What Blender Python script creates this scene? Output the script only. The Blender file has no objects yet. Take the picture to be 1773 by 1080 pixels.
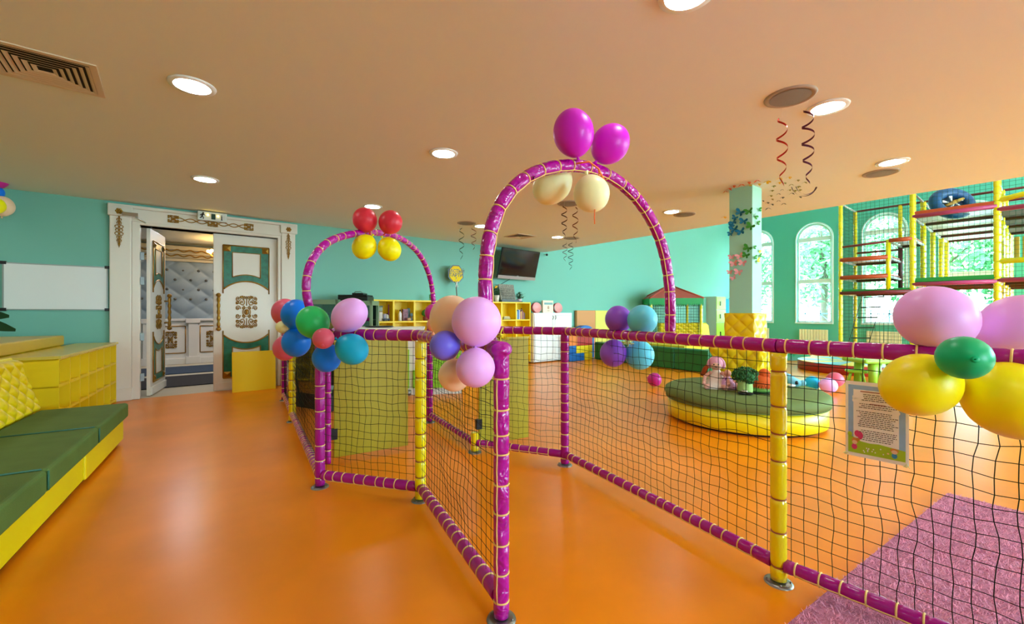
import bpy, math, random
from mathutils import Vector, Matrix, noise
random.seed(7)
sc = bpy.context.scene
COL = sc.collection
V = Vector
PI = math.pi

# ------------------------------------------------------------------ camera
FPX, CX, CY, EYE, AZ = 742.0, 886.5, 540.0, 1.4, math.radians(51.2)
cam = bpy.data.cameras.new('camera'); camo = bpy.data.objects.new('camera', cam); COL.objects.link(camo)
cam.sensor_width = 36.0; cam.lens = FPX/1773*36; cam.clip_start = 0.05; cam.clip_end = 200
camo.location = (0, 0, EYE); camo.rotation_euler = (PI/2, 0, AZ-PI/2)
sc.camera = camo
# ------------------------------------------------------------------ world, exposure
w = bpy.data.worlds.new('sky'); sc.world = w; w.use_nodes = True
nt = w.node_tree; nt.nodes.clear()
bg = nt.nodes.new('ShaderNodeBackground'); wo = nt.nodes.new('ShaderNodeOutputWorld')
bg.inputs[0].default_value = (0.66, 0.90, 1.08, 1); bg.inputs[1].default_value = 9.0
nt.links.new(bg.outputs[0], wo.inputs[0])
sc.view_settings.view_transform = 'Standard'; sc.view_settings.look = 'None'
sc.view_settings.gamma = 1; sc.view_settings.exposure = 1.83; sc.view_settings.use_curve_mapping = False
try:
    sc.cycles.use_denoising = True
    sc.cycles.max_bounces = 8; sc.cycles.diffuse_bounces = 5; sc.cycles.transparent_max_bounces = 24
    sc.cycles.sample_clamp_indirect = 6; sc.cycles.caustics_reflective = True; sc.cycles.caustics_refractive = False
except Exception: pass
LAMP = 18.0          # strength of the ceiling lamps' discs
ZC = 3.134           # low ceiling
XE = 8.55            # where the low ceiling ends and the tall hall begins
YD = 9.15            # wall with the double door
XW = 20.6            # wall with the arched windows
ZH = 6.3             # ceiling of the tall hall

# ------------------------------------------------------------------ rays of the surveyed photograph -> places in the room
FW = V((math.cos(AZ), math.sin(AZ), 0)); RT = V((math.sin(AZ), -math.cos(AZ), 0)); UP = V((0, 0, 1)); CAM = V((0, 0, EYE))
def ray(px, py): return FW + RT*((px-CX)/FPX) + UP*((CY-py)/FPX)
def at(px, py, d): return CAM + ray(px, py)*d
def onz(px, py, z=0.0): r = ray(px, py); return CAM + r*((z-EYE)/r.z)
def onx(px, py, x): r = ray(px, py); return CAM + r*(x/r.x)
def ony(px, py, y): r = ray(px, py); return CAM + r*(y/r.y)
def onplane(px, py, a, b):
    n = (b-a).cross(UP); r = ray(px, py); return CAM + r*((a-CAM).dot(n)/r.dot(n))

# ------------------------------------------------------------------ materials
def lin(h):
    h = h.lstrip('#'); o = []
    for i in (0, 2, 4):
        c = int(h[i:i+2], 16)/255; o.append(c/12.92 if c <= .04045 else ((c+.055)/1.055)**2.4)
    return (*o, 1)
MATS = {}
def mat(name, col, rough=.5, spec=.5, metal=0, bump=0, bscale=30, var=0, vscale=3, coat=0, sss=0, trans=0, stretch=None, emis=0, crinkle=False):
    if name in MATS: return MATS[name]
    m = bpy.data.materials.new(name); m.use_nodes = True; t = m.node_tree; b = t.nodes['Principled BSDF']
    c = lin(col) if isinstance(col, str) else col
    b.inputs['Base Color'].default_value = c; b.inputs['Roughness'].default_value = rough
    b.inputs['Specular IOR Level'].default_value = spec; b.inputs['Metallic'].default_value = metal
    if coat: b.inputs['Coat Weight'].default_value = coat; b.inputs['Coat Roughness'].default_value = .08
    if trans: b.inputs['Transmission Weight'].default_value = trans
    if emis: b.inputs['Emission Color'].default_value = c; b.inputs['Emission Strength'].default_value = emis
    if sss: b.inputs['Subsurface Weight'].default_value = sss; b.inputs['Subsurface Radius'].default_value = (.05, .05, .05)
    if bump or var:
        tc = t.nodes.new('ShaderNodeTexCoord'); mp = t.nodes.new('ShaderNodeMapping')
        t.links.new(tc.outputs['Object'], mp.inputs[0])
        if stretch: mp.inputs['Scale'].default_value = stretch
    if bump:
        n = t.nodes.new('ShaderNodeTexNoise'); n.inputs['Scale'].default_value = bscale; n.inputs['Detail'].default_value = 4
        if crinkle: n.inputs['Distortion'].default_value = .8; n.inputs['Detail'].default_value = 1.6
        bp = t.nodes.new('ShaderNodeBump'); bp.inputs['Strength'].default_value = bump; bp.inputs['Distance'].default_value = .05 if crinkle else .02
        t.links.new(mp.outputs[0], n.inputs['Vector']); t.links.new(n.outputs[0], bp.inputs['Height']); t.links.new(bp.outputs[0], b.inputs['Normal'])
    if var:
        n = t.nodes.new('ShaderNodeTexNoise'); n.inputs['Scale'].default_value = vscale; n.inputs['Detail'].default_value = 5
        cr = t.nodes.new('ShaderNodeValToRGB'); cr.color_ramp.elements[0].position = .3; cr.color_ramp.elements[1].position = .7
        cr.color_ramp.elements[0].color = (*[x*(1-var) for x in c[:3]], 1); cr.color_ramp.elements[1].color = (*[min(1, x*(1+var)) for x in c[:3]], 1)
        t.links.new(mp.outputs[0], n.inputs['Vector']); t.links.new(n.outputs[0], cr.inputs[0]); t.links.new(cr.outputs[0], b.inputs['Base Color'])
    MATS[name] = m; return m
def emat(name, col, s):
    if name in MATS: return MATS[name]
    m = bpy.data.materials.new(name); m.use_nodes = True; t = m.node_tree; t.nodes.clear()
    e = t.nodes.new('ShaderNodeEmission'); o = t.nodes.new('ShaderNodeOutputMaterial')
    e.inputs[0].default_value = lin(col); e.inputs[1].default_value = s; t.links.new(e.outputs[0], o.inputs[0]); MATS[name] = m; return m
def glassmat(name, tint, gl=.08):
    if name in MATS: return MATS[name]
    m = bpy.data.materials.new(name); m.use_nodes = True; t = m.node_tree; t.nodes.clear()
    a = t.nodes.new('ShaderNodeBsdfTransparent'); g = t.nodes.new('ShaderNodeBsdfGlossy'); x = t.nodes.new('ShaderNodeMixShader'); o = t.nodes.new('ShaderNodeOutputMaterial')
    a.inputs[0].default_value = lin(tint); g.inputs['Roughness'].default_value = .03; x.inputs[0].default_value = gl
    t.links.new(a.outputs[0], x.inputs[1]); t.links.new(g.outputs[0], x.inputs[2]); t.links.new(x.outputs[0], o.inputs[0]); MATS[name] = m; return m

M_FLOOR = mat('orange_vinyl', (.88,.265,.003,1), .28, .28, var=.10, vscale=1.3, bump=.02, bscale=8)
M_MINT = mat('mint_paint', (.19,.475,.375,1), .6, .3, bump=.03, bscale=60)
M_CEIL = mat('ceiling_paint', (.80,.81,.75,1), .8, .2, bump=.02, bscale=40)
M_HALL = mat('hall_ceiling_paint', '#E8EEE6', .8, .2)
M_WHITE = mat('white_paint', '#E9E4DA', .45, .4)
M_WHITE2 = mat('white_gloss', '#F2F2EE', .3, .5)
M_PVC = mat('window_frame_white', '#D8E4DE', .35, .5)
M_FOAMG = mat('sofa_green_fabric', '#5A7638', .75, .25, bump=.15, bscale=160, var=.08, vscale=6)
M_OTTG = mat('ottoman_green_fabric', '#6B8045', .75, .3, bump=.12, bscale=160, var=.06, vscale=5)
M_YVIN = mat('yellow_vinyl', '#F2D008', .3, .5, bump=.05, bscale=25)
M_YVIN2 = mat('yellow_side_vinyl', '#F0DC02', .35, .5, bump=.04, bscale=10)
M_YBRD = mat('yellow_board', '#F2CE06', .42, .4)
M_GATE_SHADED = mat('shaded_gate_yellow', '#A39302', .45, .4, var=.03, vscale=4)  # yellow board darkened to olive: its shade is put into the colour
M_MAG = mat('magenta_vinyl', '#A8008A', .2, .42, bump=.35, bscale=11, coat=.15)
M_MAGB = mat('magenta_arch_vinyl', '#B00094', .15, .5, bump=.8, bscale=13, coat=.3, crinkle=True)
M_YPOST = mat('yellow_post_vinyl', '#F6DC04', .18, .6, bump=.25, bscale=14, coat=.4)
M_CORD = mat('cream_cord', '#F0C878', .6)
M_CORDB = mat('brown_cord', '#A2541A', .6)
M_NET = mat('black_net', '#10180C', .7, .2)
M_STEEL = mat('steel', '#8A8F8E', .3, .5, metal=.9)
M_CHROME = mat('chrome', '#C9CCCC', .12, .5, metal=1)
M_BLACK = mat('black_plastic', '#0D0D0F', .35)
M_GOLD = mat('gold', '#A87C2E', .38, .5, metal=.75, bump=.2, bscale=40)
M_TEAL = mat('green_marbling', '#0D6B4B', .35, .5, var=.35, vscale=14)
M_RED = mat('red_foam', '#B1251D', .4)
M_BLUEF = mat('blue_foam', '#1467B4', .4)
M_YF = mat('yellow_foam', '#E9CB1A', .4)
M_ORF = mat('orange_foam', '#E5781A', .4)
M_GRNV = mat('dark_green_vinyl', '#0A6A36', .3, .5, bump=.1, bscale=6)
M_LIME = mat('lime_plastic', '#9DD23C', .35)
M_GREYD = mat('dark_grey', '#2A2C2E', .5)
M_GLASS = glassmat('clear_glass', '#EAF6F2', .07)

# ------------------------------------------------------------------ mesh builder
class MB:
    def __init__(s): s.v = []; s.f = []; s.s = []
    def add(s, vs, fs, sm=False):
        o = len(s.v); s.v += [V(p) for p in vs]; s.f += [tuple(i+o for i in f) for f in fs]; s.s += [sm]*len(fs); return s
    def box(s, a, b, M=None):
        x0, y0, z0 = a; x1, y1, z1 = b
        vs = [V(p) for p in ((x0,y0,z0),(x1,y0,z0),(x1,y1,z0),(x0,y1,z0),(x0,y0,z1),(x1,y0,z1),(x1,y1,z1),(x0,y1,z1))]
        if M: vs = [M @ p for p in vs]
        return s.add(vs, [(0,3,2,1),(4,5,6,7),(0,1,5,4),(1,2,6,5),(2,3,7,6),(3,0,4,7)])
    def prism(s, pts, off):      # flat outline pts (3D), extruded by vector off
        n = len(pts); off = V(off); vs = [V(p) for p in pts]+[V(p)+off for p in pts]
        return s.add(vs, [tuple(range(n))[::-1], tuple(range(n, 2*n))]+[(i, (i+1) % n, n+(i+1) % n, n+i) for i in range(n)])
    def tube(s, path, r, n=10, cap=True, closed=False):
        path = [V(p) for p in path]; N = len(path)
        rs = r if isinstance(r, (list, tuple)) else [r]*N
        t0 = (path[1]-path[0]).normalized(); a = UP if abs(t0.z) < .9 else V((1, 0, 0)); nrm = t0.cross(a).normalized(); vs = []
        for i, p in enumerate(path):
            t = (path[(i+1) % N]-path[i-1]) if closed else (path[min(i+1, N-1)]-path[max(i-1, 0)])
            if t.length < 1e-9: t = t0
            t = t.normalized(); nrm = (nrm - t*nrm.dot(t)); nrm = nrm.normalized() if nrm.length > 1e-6 else t.cross(a).normalized(); b = t.cross(nrm)
            for k in range(n):
                an = 2*PI*k/n; vs.append(p+(nrm*math.cos(an)+b*math.sin(an))*rs[i])
        fs = []
        for i in range(N if closed else N-1):
            j = (i+1) % N
            for k in range(n): l = (k+1) % n; fs.append((i*n+k, i*n+l, j*n+l, j*n+k))
        s.add(vs, fs, True)
        if cap and not closed:
            o = len(s.v)-len(vs); s.f.append(tuple(o+k for k in range(n))[::-1]); s.f.append(tuple(o+(N-1)*n+k for k in range(n))); s.s += [False]*2
        return s
    def cyl(s, a, b, r, n=16, r2=None): return s.tube([a, b], [r, r if r2 is None else r2], n)
    def ell(s, c, r, n=16, m=10, M=None, fn=None):
        c = V(c); rx, ry, rz = (r, r, r) if not hasattr(r, '__len__') else r; vs = []; fs = []
        for i in range(m+1):
            th = PI*i/m
            for k in range(n):
                ph = 2*PI*k/n; d = V((math.sin(th)*math.cos(ph), math.sin(th)*math.sin(ph), math.cos(th)))
                if fn: d = fn(d)
                p = V((d.x*rx, d.y*ry, d.z*rz)); p = (M @ p) if M else p; vs.append(c+p)
        for i in range(m):
            for k in range(n): l = (k+1) % n; fs.append((i*n+k, (i+1)*n+k, (i+1)*n+l, i*n+l))
        return s.add(vs, fs, True)
    def lathe(s, prof, c=(0, 0, 0), n=32, smooth=True, M=None, ph0=0):
        c = V(c); vs = []; fs = []
        for r, z in prof:
            for k in range(n):
                an = ph0+2*PI*k/n; p = V((r*math.cos(an), r*math.sin(an), z)); p = (M @ p) if M else p; vs.append(c+p)
        for i in range(len(prof)-1):
            for k in range(n): l = (k+1) % n; fs.append((i*n+k, i*n+l, (i+1)*n+l, (i+1)*n+k))
        return s.add(vs, fs, smooth)
    def grid(s, fn, nu, nv, smooth=True):
        vs = [fn(i/nu, j/nv) for j in range(nv+1) for i in range(nu+1)]
        return s.add(vs, [(j*(nu+1)+i, j*(nu+1)+i+1, (j+1)*(nu+1)+i+1, (j+1)*(nu+1)+i) for j in range(nv) for i in range(nu)], smooth)
ABS = {}
def put(name, mb, m, parent=None, bevel=0, bseg=2, **tags):
    o0 = ABS.get(parent.name, V((0, 0, 0))) if parent else V((0, 0, 0))
    me = bpy.data.meshes.new(name)
    if parent is None and mb.v and tags.get('origin', True):      # origin at the base of the thing
        xs = [p.x for p in mb.v]; ys = [p.y for p in mb.v]; zs = [p.z for p in mb.v]
        o0 = V(((min(xs)+max(xs))/2, (min(ys)+max(ys))/2, min(zs)))
    tags.pop('origin', None)
    me.from_pydata([p-o0 for p in mb.v], [], mb.f); me.polygons.foreach_set('use_smooth', mb.s); me.update()
    me.materials.append(m)
    o = bpy.data.objects.new(name, me); COL.objects.link(o)
    if parent: o.parent = parent; ABS[o.name] = o0
    else: o.location = o0; ABS[o.name] = o0
    if bevel:
        b = o.modifiers.new('bevel', 'BEVEL'); b.width = bevel; b.segments = bseg; b.limit_method = 'ANGLE'; b.angle_limit = .9
        b.harden_normals = False
    for k, v in tags.items():
        if v is not None: o[k] = v
    return o
def thing(name, label, cat, loc=(0, 0, 0), group=None):
    o = bpy.data.objects.new(name, None); o.empty_display_size = .1; COL.objects.link(o); o.location = loc; ABS[o.name] = V(loc)
    o['label'] = label; o['category'] = cat
    if group: o['group'] = group
    return o
def struct(name, mb, m, bevel=0, parent=None):
    o = put(name, mb, m, parent, bevel=bevel, origin=False)
    if parent is None: o['kind'] = 'structure'
    return o
def text(name, body, size, M, m, parent, ext=.001, align='CENTER'):
    c = bpy.data.curves.new(name, 'FONT'); c.body = body; c.size = size; c.extrude = ext; c.align_x = align; c.align_y = 'CENTER'; c.resolution_u = 3; c.offset = size*.022
    c.materials.append(m); tmp = bpy.data.objects.new(name, c); COL.objects.link(tmp)
    dg = bpy.context.evaluated_depsgraph_get(); me = bpy.data.meshes.new_from_object(tmp.evaluated_get(dg)); bpy.data.objects.remove(tmp)
    mb = MB(); mb.add([M @ v.co for v in me.vertices], [tuple(p.vertices) for p in me.polygons])
    bpy.data.meshes.remove(me)
    return put(name, mb, m, parent)
def frame(o, x, y, z=None):      # matrix with columns x,y,z axes at o
    x = V(x).normalized(); y = V(y).normalized(); z = V(z).normalized() if z is not None else x.cross(y)
    return Matrix(((x.x, y.x, z.x, o[0]), (x.y, y.y, z.y, o[1]), (x.z, y.z, z.z, o[2]), (0, 0, 0, 1)))
def ordinal(i): return ['first', 'second', 'third', 'fourth', 'fifth', 'sixth', 'seventh', 'eighth', 'ninth', 'tenth', 'eleventh', 'twelfth', 'thirteenth', 'fourteenth', 'fifteenth', 'sixteenth', 'seventeenth', 'eighteenth'][i]

# ================================================================== the room shell
struct('floor', MB().add([(-5, -7, 0), (XW+.3, -7, 0), (XW+.3, YD+.02, 0), (-5, YD+.02, 0)], [(0, 1, 2, 3)]), M_FLOOR)
c = MB(); c.box((-5, -7, ZC), (XE, YD+.2, ZC+.25)); struct('ceiling', c, M_CEIL)
c = MB(); c.box((XE-.2, -7, ZC+.25), (XE, YD, ZH)); struct('wall_upper', c, M_MINT)
c = MB(); c.box((XE-.2, -7, ZH), (XW+.3, YD+.2, ZH+.2)); struct('ceiling_hall', c, M_HALL)
DX0, DX1, DZ = ony(240, 540, YD).x, ony(482, 540, YD).x, 2.80
c = MB(); c.box((-5, YD, 0), (DX0, YD+.25, ZC+.25)); c.box((DX1, YD, 0), (XW+.3, YD+.25, ZH)); c.box((DX0, YD, DZ), (DX1, YD+.25, ZC+.25))
struct('wall_back', c, M_MINT)
c = MB(); c.box((-5.2, -7, 0), (-5, YD+.2, ZC+.3)); struct('wall_left', c, M_MINT)
# front wall behind the photographer with unseen windows added to light the viewer's side
ADDED_WIN = [(1.0, 3.9), (9.4, 12.2), (13.0, 15.8), (16.6, 19.4)]
def frontwall():
    m = MB(); prev = -5
    for a_, b_ in ADDED_WIN:
        zt_ = 2.85 if b_ < 8 else 5.2
        m.box((prev, -7.2, 0), (a_, -7, ZH)); m.box((a_, -7.2, 0), (b_, -7, .5)); m.box((a_, -7.2, zt_), (b_, -7, ZH)); prev = b_
    m.box((prev, -7.2, 0), (XW+.3, -7, ZH)); return m
struct('wall_front', frontwall(), M_MINT)
for k, (a_, b_) in enumerate(ADDED_WIN):
    zt_ = 2.85 if b_ < 8 else 5.2; m = MB(); xm = (a_+b_)/2
    for x in (a_+.03, xm, b_-.03): m.box((x-.03, -7.13, .5), (x+.03, -7.07, zt_))
    for z in (.53, zt_-.03): m.box((a_, -7.13, z-.03), (b_, -7.07, z+.03))
    wob = struct('window_%d' % (8+k), m, M_PVC); g = MB(); g.add([(a_, -7.1, .5), (b_, -7.1, .5), (b_, -7.1, zt_), (a_, -7.1, zt_)], [(0, 1, 2, 3)]); put('pane', g, M_GLASS, wob)  # unseen window, added to let fill daylight in
    l = bpy.data.lights.new('window_portal', 'AREA'); l.shape = 'RECTANGLE'; l.size = b_-a_; l.size_y = zt_-.5; l.cycles.is_portal = True
    lo = bpy.data.objects.new('window_portal', l); COL.objects.link(lo); lo.location = (xm, -7.25, (zt_+.5)/2); lo.rotation_euler = (PI/2, 0, 0)
struct('ground_front', MB().add([(-25, -30, -.1), (XW+.3, -30, -.1), (XW+.3, -7.2, -.1), (-25, -7.2, -.1)], [(0, 1, 2, 3)]), mat('pale_paving', '#C9CFC8', .8, var=.1, vscale=1))
# wall of arched windows
WINS = [8.07, 5.92, 3.72, 1.5, -.72, -2.92, -5.1]; HW, ZS0, ZSP = .60, .97, 4.40
def archwall():
    m = MB(); T = .25; x0, x1 = XW, XW+T; ys = sorted(WINS); prev = -7.0
    for yc in ys:
        m.box((x0, prev, 0), (x1, yc-HW, ZH)); m.box((x0, yc-HW, 0), (x1, yc+HW, ZS0)); prev = yc+HW
        K = 16; arc = [(yc+HW*math.cos(PI-PI*k/K), ZSP+HW*math.sin(PI*k/K)) for k in range(K+1)]
        for k in range(K):
            (ya, za), (yb, zb) = arc[k], arc[k+1]
            for x, fl in ((x0, 1), (x1, 0)): m.add([(x, ya, za), (x, yb, zb), (x, yb, ZH), (x, ya, ZH)], [(0, 1, 2, 3)] if fl else [(3, 2, 1, 0)])
            m.add([(x0, ya, za), (x1, ya, za), (x1, yb, zb), (x0, yb, zb)], [(0, 1, 2, 3)])
    m.box((x0, prev, 0), (x1, YD+.2, ZH)); return m
struct('wall_right', archwall(), mat('window_wall_green', (.10,.47,.345,1), .6, .3, bump=.03, bscale=60))
for wi, yc in enumerate(WINS):
    f = MB(); x0, x1 = XW+.06, XW+.12; K = 16; t = .06
    o_ = [(yc-HW, ZS0)]+[(yc+HW*math.cos(PI-PI*k/K), ZSP+HW*math.sin(PI*k/K)) for k in range(K+1)]+[(yc+HW, ZS0)]
    i_ = [(yc-HW+t, ZS0+t)]+[(yc+(HW-t)*math.cos(PI-PI*k/K), ZSP+(HW-t)*math.sin(PI*k/K)) for k in range(K+1)]+[(yc+HW-t, ZS0+t)]
    n = len(o_)
    for k in range(n-1):
        a, b, cc, d = o_[k], o_[k+1], i_[k+1], i_[k]
        f.add([(x0, *a), (x0, *b), (x0, *cc), (x0, *d), (x1, *a), (x1, *b), (x1, *cc), (x1, *d)], [(0, 1, 2, 3), (7, 6, 5, 4), (3, 2, 6, 7)])
    f.box((x0, yc-HW, ZS0), (x1, yc+HW, ZS0+t)); f.box((x0-.01, yc-HW, 4.30), (x1, yc+HW, 4.46)); f.box((x0-.01, yc-HW, 2.58), (x1, yc+HW, 2.74))
    wob = struct('window_%d' % (wi+1), f, M_PVC)
    s_ = MB(); s_.box((XW-.08, yc-HW-.06, ZS0-.05), (XW+.05, yc+HW+.06, ZS0)); put('window_sill', s_, M_PVC, wob)
    # arched surround moulding on the wall
    r_ = MB(); path = [(XW-.01, yc-HW-.04, ZS0)]+[(XW-.01, yc+(HW+.04)*math.cos(PI-PI*k/K), ZSP+(HW+.04)*math.sin(PI*k/K)) for k in range(K+1)]+[(XW-.01, yc+HW+.04, ZS0)]
    r_.tube(path, .03, 6); put('window_surround', r_, M_PVC, wob)
    g = MB(); gx = XW+.09
    g.add([(gx, yc-HW, ZS0), (gx, yc+HW, ZS0), (gx, yc+HW, ZSP)]+[(gx, yc+HW*math.cos(PI*k/K), ZSP+HW*math.sin(PI*k/K)) for k in range(1, K+1)], [tuple(range(3+K))])
    put('pane', g, M_GLASS, wob)
    if wi < 4:
        rp = MB(); nfin = 10; y0 = yc-.55+.05
        for k in range(nfin): ya = y0+k*.1; rp.box((XW-.13, ya, .14), (XW-.05, ya+.085, .69))
        for ya in (y0+.1, y0+.8): rp.box((XW-.1, ya, .5), (XW-.001, ya+.03, .56)); rp.box((XW-.1, ya, 0), (XW-.08, ya+.03, .2))
        rd = put('radiator', rp, mat('radiator_cream', '#EFE3B8', .4), bevel=.012, label='cream ribbed radiator under the %s arched window from the pillar' % ordinal(wi), category='radiator', group='radiators under the arched windows')

# daylight sampling aids at the real windows (portals carry no light of their own)
for yc in WINS:
    l = bpy.data.lights.new('window_portal', 'AREA'); l.shape = 'RECTANGLE'; l.size = 1.2; l.size_y = 4.0; l.cycles.is_portal = True
    lo = bpy.data.objects.new('window_portal', l); COL.objects.link(lo); lo.location = (XW+.3, yc, 3.0); lo.rotation_euler = (PI/2, 0, PI/2)

# ------------------------------------------------------------------ outside
struct('ground_outside', MB().add([(XW+.3, -25, -.3), (60, -25, -.3), (60, 35, -.3), (XW+.3, 35, -.3)], [(0, 1, 2, 3)]), mat('pale_paving', '#C9CFC8', .8, var=.1, vscale=1))
LEAF = mat('leaf_green', '#5FA060', .6, .3, var=.3, vscale=2)
def tree(x, y, h, r, label):
    t = thing('tree', label, 'tree', (x, y, -.3), 'trees outside the arched windows')
    tr = MB(); tr.tube([(x, y, -.3), (x+.1, y, h*.4), (x-.1, y+.1, h*.8)], [.18, .14, .06], 8)
    for k in range(7):
        a = k*2.4; tr.tube([(x, y, h*.35+k*.2), (x+r*.7*math.cos(a), y+r*.7*math.sin(a), h*.6+k*.25)], [.06, .02], 5)
    put('trunk', tr, mat('bark', '#5E5344', .9), t)
    lf = MB(); rnd = random.Random(int(x*10+y))
    for k in range(2600):
        d = V((rnd.gauss(0, 1), rnd.gauss(0, 1), rnd.gauss(0, 1))).normalized()*(rnd.random()**.45)
        p = V((x+d.x*r, y+d.y*r, h*.62+d.z*h*.42)); s = .10+.12*rnd.random()
        a = V((rnd.gauss(0, 1), rnd.gauss(0, 1), rnd.gauss(0, 1))).normalized(); b = a.orthogonal().normalized()
        lf.add([p-a*s, p+b*s*.5, p+a*s, p-b*s*.5], [(0, 1, 2, 3)])
    put('crown', lf, LEAF, t, kind='stuff')
tree(26, 10.8, 6.5, 2.0, 'leafy green tree outside the first arched window from the pillar')
tree(25.5, 6.9, 7.5, 2.1, 'leafy green tree outside the second arched window, right of the pillar')
tree(26.5, 3.2, 7.0, 2.3, 'leafy green tree outside the window behind the climbing frame stair')
tree(25.5, .2, 5.4, 1.7, 'low leafy tree outside the window behind the climbing frame platforms')
tree(32, 8.0, 8.5, 3.0, 'tall tree standing further off, behind the trees near the windows')
rf = MB()
for k in range(40): rf.box((23.2, -8+k*.6, -.3), (23.24, -8+k*.6+.04, 1.5))
rf.box((23.2, -8, 1.3), (23.25, 16, 1.35)); rf.box((23.2, -8, .1), (23.25, 16, .15))
for k in range(20): rf.tube([(23.22, -8+k*1.2, .15), (23.22, -8+k*1.2+1.2, 1.3)], .02, 4); rf.tube([(23.22, -8+k*1.2+1.2, .15), (23.22, -8+k*1.2, 1.3)], .02, 4)
put('metal_railing', rf, mat('railing_grey', '#56707A', .6), label='grey metal garden railing seen through the lower window panes', category='railing')

# ------------------------------------------------------------------ room beyond the double door
Y2 = 14.7
c = MB(); c.add([(-3, YD+.02, 0), (4.5, YD+.02, 0), (4.5, Y2, 0), (-3, Y2, 0)], [(0, 1, 2, 3)]); struct('floor_lobby', c, mat('beige_tile', '#C9BBA0', .3, .5, var=.05, vscale=2))
c = MB(); c.box((-3, YD+.25, 3.25), (4.5, Y2, 3.35)); struct('ceiling_lobby', c, mat('lobby_white', '#DDE2E6', .7))
M_LW = mat('lobby_wall_grey', '#8E9FA8', .6, var=.04, vscale=5)
def lobbywall():
    m = MB()
    def fn(u, v):
        x = -3+7.5*u; z = 1.2+1.9*v; s = .62; t = .52; a = x/s+z/t; b = x/s-z/t
        return V((x, Y2-.03-.06*abs(math.sin(PI*a)*math.sin(PI*b))**.5, z))
    m.grid(fn, 300, 80); m.box((-3, Y2, 0), (4.5, Y2+.2, 3.3)); m.box((-3.2, YD+.25, 0), (-3, Y2, 3.3)); m.box((4.5, YD+.25, 0), (4.7, Y2, 3.3)); return m
wlo = struct('wall_lobby', lobbywall(), M_LW)
bt = MB()
for j in range(5):
    for k in range(22): bt.ell((-2.9+k*.34+(.17 if j % 2 else 0), Y2-.07, 1.75+j*.26), (.035, .02, .035), 8, 6)
put('buttons', bt, mat('button_bronze', '#5C5A50', .4), wlo)
wn = MB(); wn.box((-2.9, Y2-.14, 0), (4.4, Y2-.05, 1.16)); wn.box((-2.9, Y2-.2, 1.16), (4.4, Y2-.03, 1.22)); wn.box((-2.9, Y2-.2, 0), (4.4, Y2-.05, .16))
for x in (-.40, .54, 1.47): wn.box((x-.10, Y2-.22, 0), (x+.12, Y2-.1, 1.2)); wn.box((x-.16, Y2-.25, 1.1), (x+.16, Y2-.1, 1.22)); wn.box((x-.16, Y2-.25, 0), (x+.16, Y2-.1, .2))
wains = struct('trim_1', wn, M_WHITE, bevel=.01)
gl = MB()
for x in (-.86, .08, 1.0):
    for a, b in (((x-.3, .3), (x+.3, .3)), ((x-.3, 1.02), (x+.3, 1.02)), ((x-.3, .3), (x-.3, 1.02)), ((x+.3, .3), (x+.3, 1.02))):
        gl.tube([(a[0], Y2-.15, a[1]), (b[0], Y2-.15, b[1])], .012, 5)
def ornament(m, M, w_, h_, seed=0, n=26, r=.008):      # scrolled relief: mirrored spirals round an oval boss
    r = r*.72
    for sx in (-1, 1):
        for sy in (-1, 1):
            for (cx, cy, R0, tw) in ((.20, .30, .13, 1), (.38, .12, .11, -1), (.10, .46, .08, -1), (.37, .42, .11, 1), (.14, .13, .08, 1), (.40, .28, .08, -1), (.24, .47, .07, 1)):
                pts = []
                for k in range(n):
                    q = k/(n-1); an = tw*(q*2.6*PI)+cx*9; R = R0*(1-.8*q)
                    pts.append(M @ V((sx*(cx+R*math.cos(an))*w_, sy*(cy+R*.8*math.sin(an))*h_, r*.5)))
                m.tube(pts, r, 4)
                m.ell(M @ V((sx*(cx+R0*.2)*w_, sy*cy*h_, r*.6)), r*1.6, 5, 4)
    for q in (.10, .17): m.tube([M @ V((q*w_*math.cos(2*PI*k/14), q*.8*h_*math.sin(2*PI*k/14), r)) for k in range(14)], r, 4, closed=True)
    m.ell(M @ V((0, 0, 0)), (.06*w_, .06*w_, .08*h_), 8, 6)
    for sy in (-1, 1): m.tube([M @ V((0, sy*.5*h_, r*.5)), M @ V((0, sy*.2*h_, r*.5))], r, 4)
for x in (-.86, .08, 1.0): ornament(gl, frame((x-.02, Y2-.15, .66), (1, 0, 0), (0, 0, 1)), .30, .44, n=18, r=.011)
put('gold_ornament', gl, M_GOLD, wains)
cn = MB()
for k, (z, d) in enumerate(((3.1, .35), (3.0, .28), (2.9, .2), (2.82, .12))): cn.box((-3, Y2-d, z-.06), (4.5, Y2, z+.05))
cn2 = struct('trim_2', cn, mat('cornice_cream', '#C9BE9C', .4), bevel=.01)
cg = MB()
for zz, yy in ((3.02, Y2-.36), (2.9, Y2-.29)):
    pts = [V((-3+7.5*k/200, yy, zz+.025*math.sin(k*.9))) for k in range(201)]; cg.tube(pts, .016, 4)
put('gold_scroll', cg, M_GOLD, cn2)
ch = thing('chandelier', 'gold crystal chandelier seen through the open doorway', 'chandelier', (1.12, 13.2, 2.6))
cm = MB(); cm.tube([(1.12, 13.2, 3.25), (1.12, 13.2, 2.95)], .012, 6); cm.ell((1.12, 13.2, 2.88), .06, 10, 8)
for k in range(10):
    a = k*2*PI/10; cm.tube([(1.12, 13.2, 2.86), (1.12+.2*math.cos(a), 13.2+.2*math.sin(a), 2.76), (1.12+.32*math.cos(a), 13.2+.32*math.sin(a), 2.88)], .012, 5)
put('arms', cm, M_GOLD, ch)
bl = MB()
for k in range(10): a = k*2*PI/10; bl.ell((1.12+.32*math.cos(a), 13.2+.32*math.sin(a), 2.93), .035, 8, 6)
put('bulbs', bl, emat('chandelier_bulb', '#FFC870', 22), ch)
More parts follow.
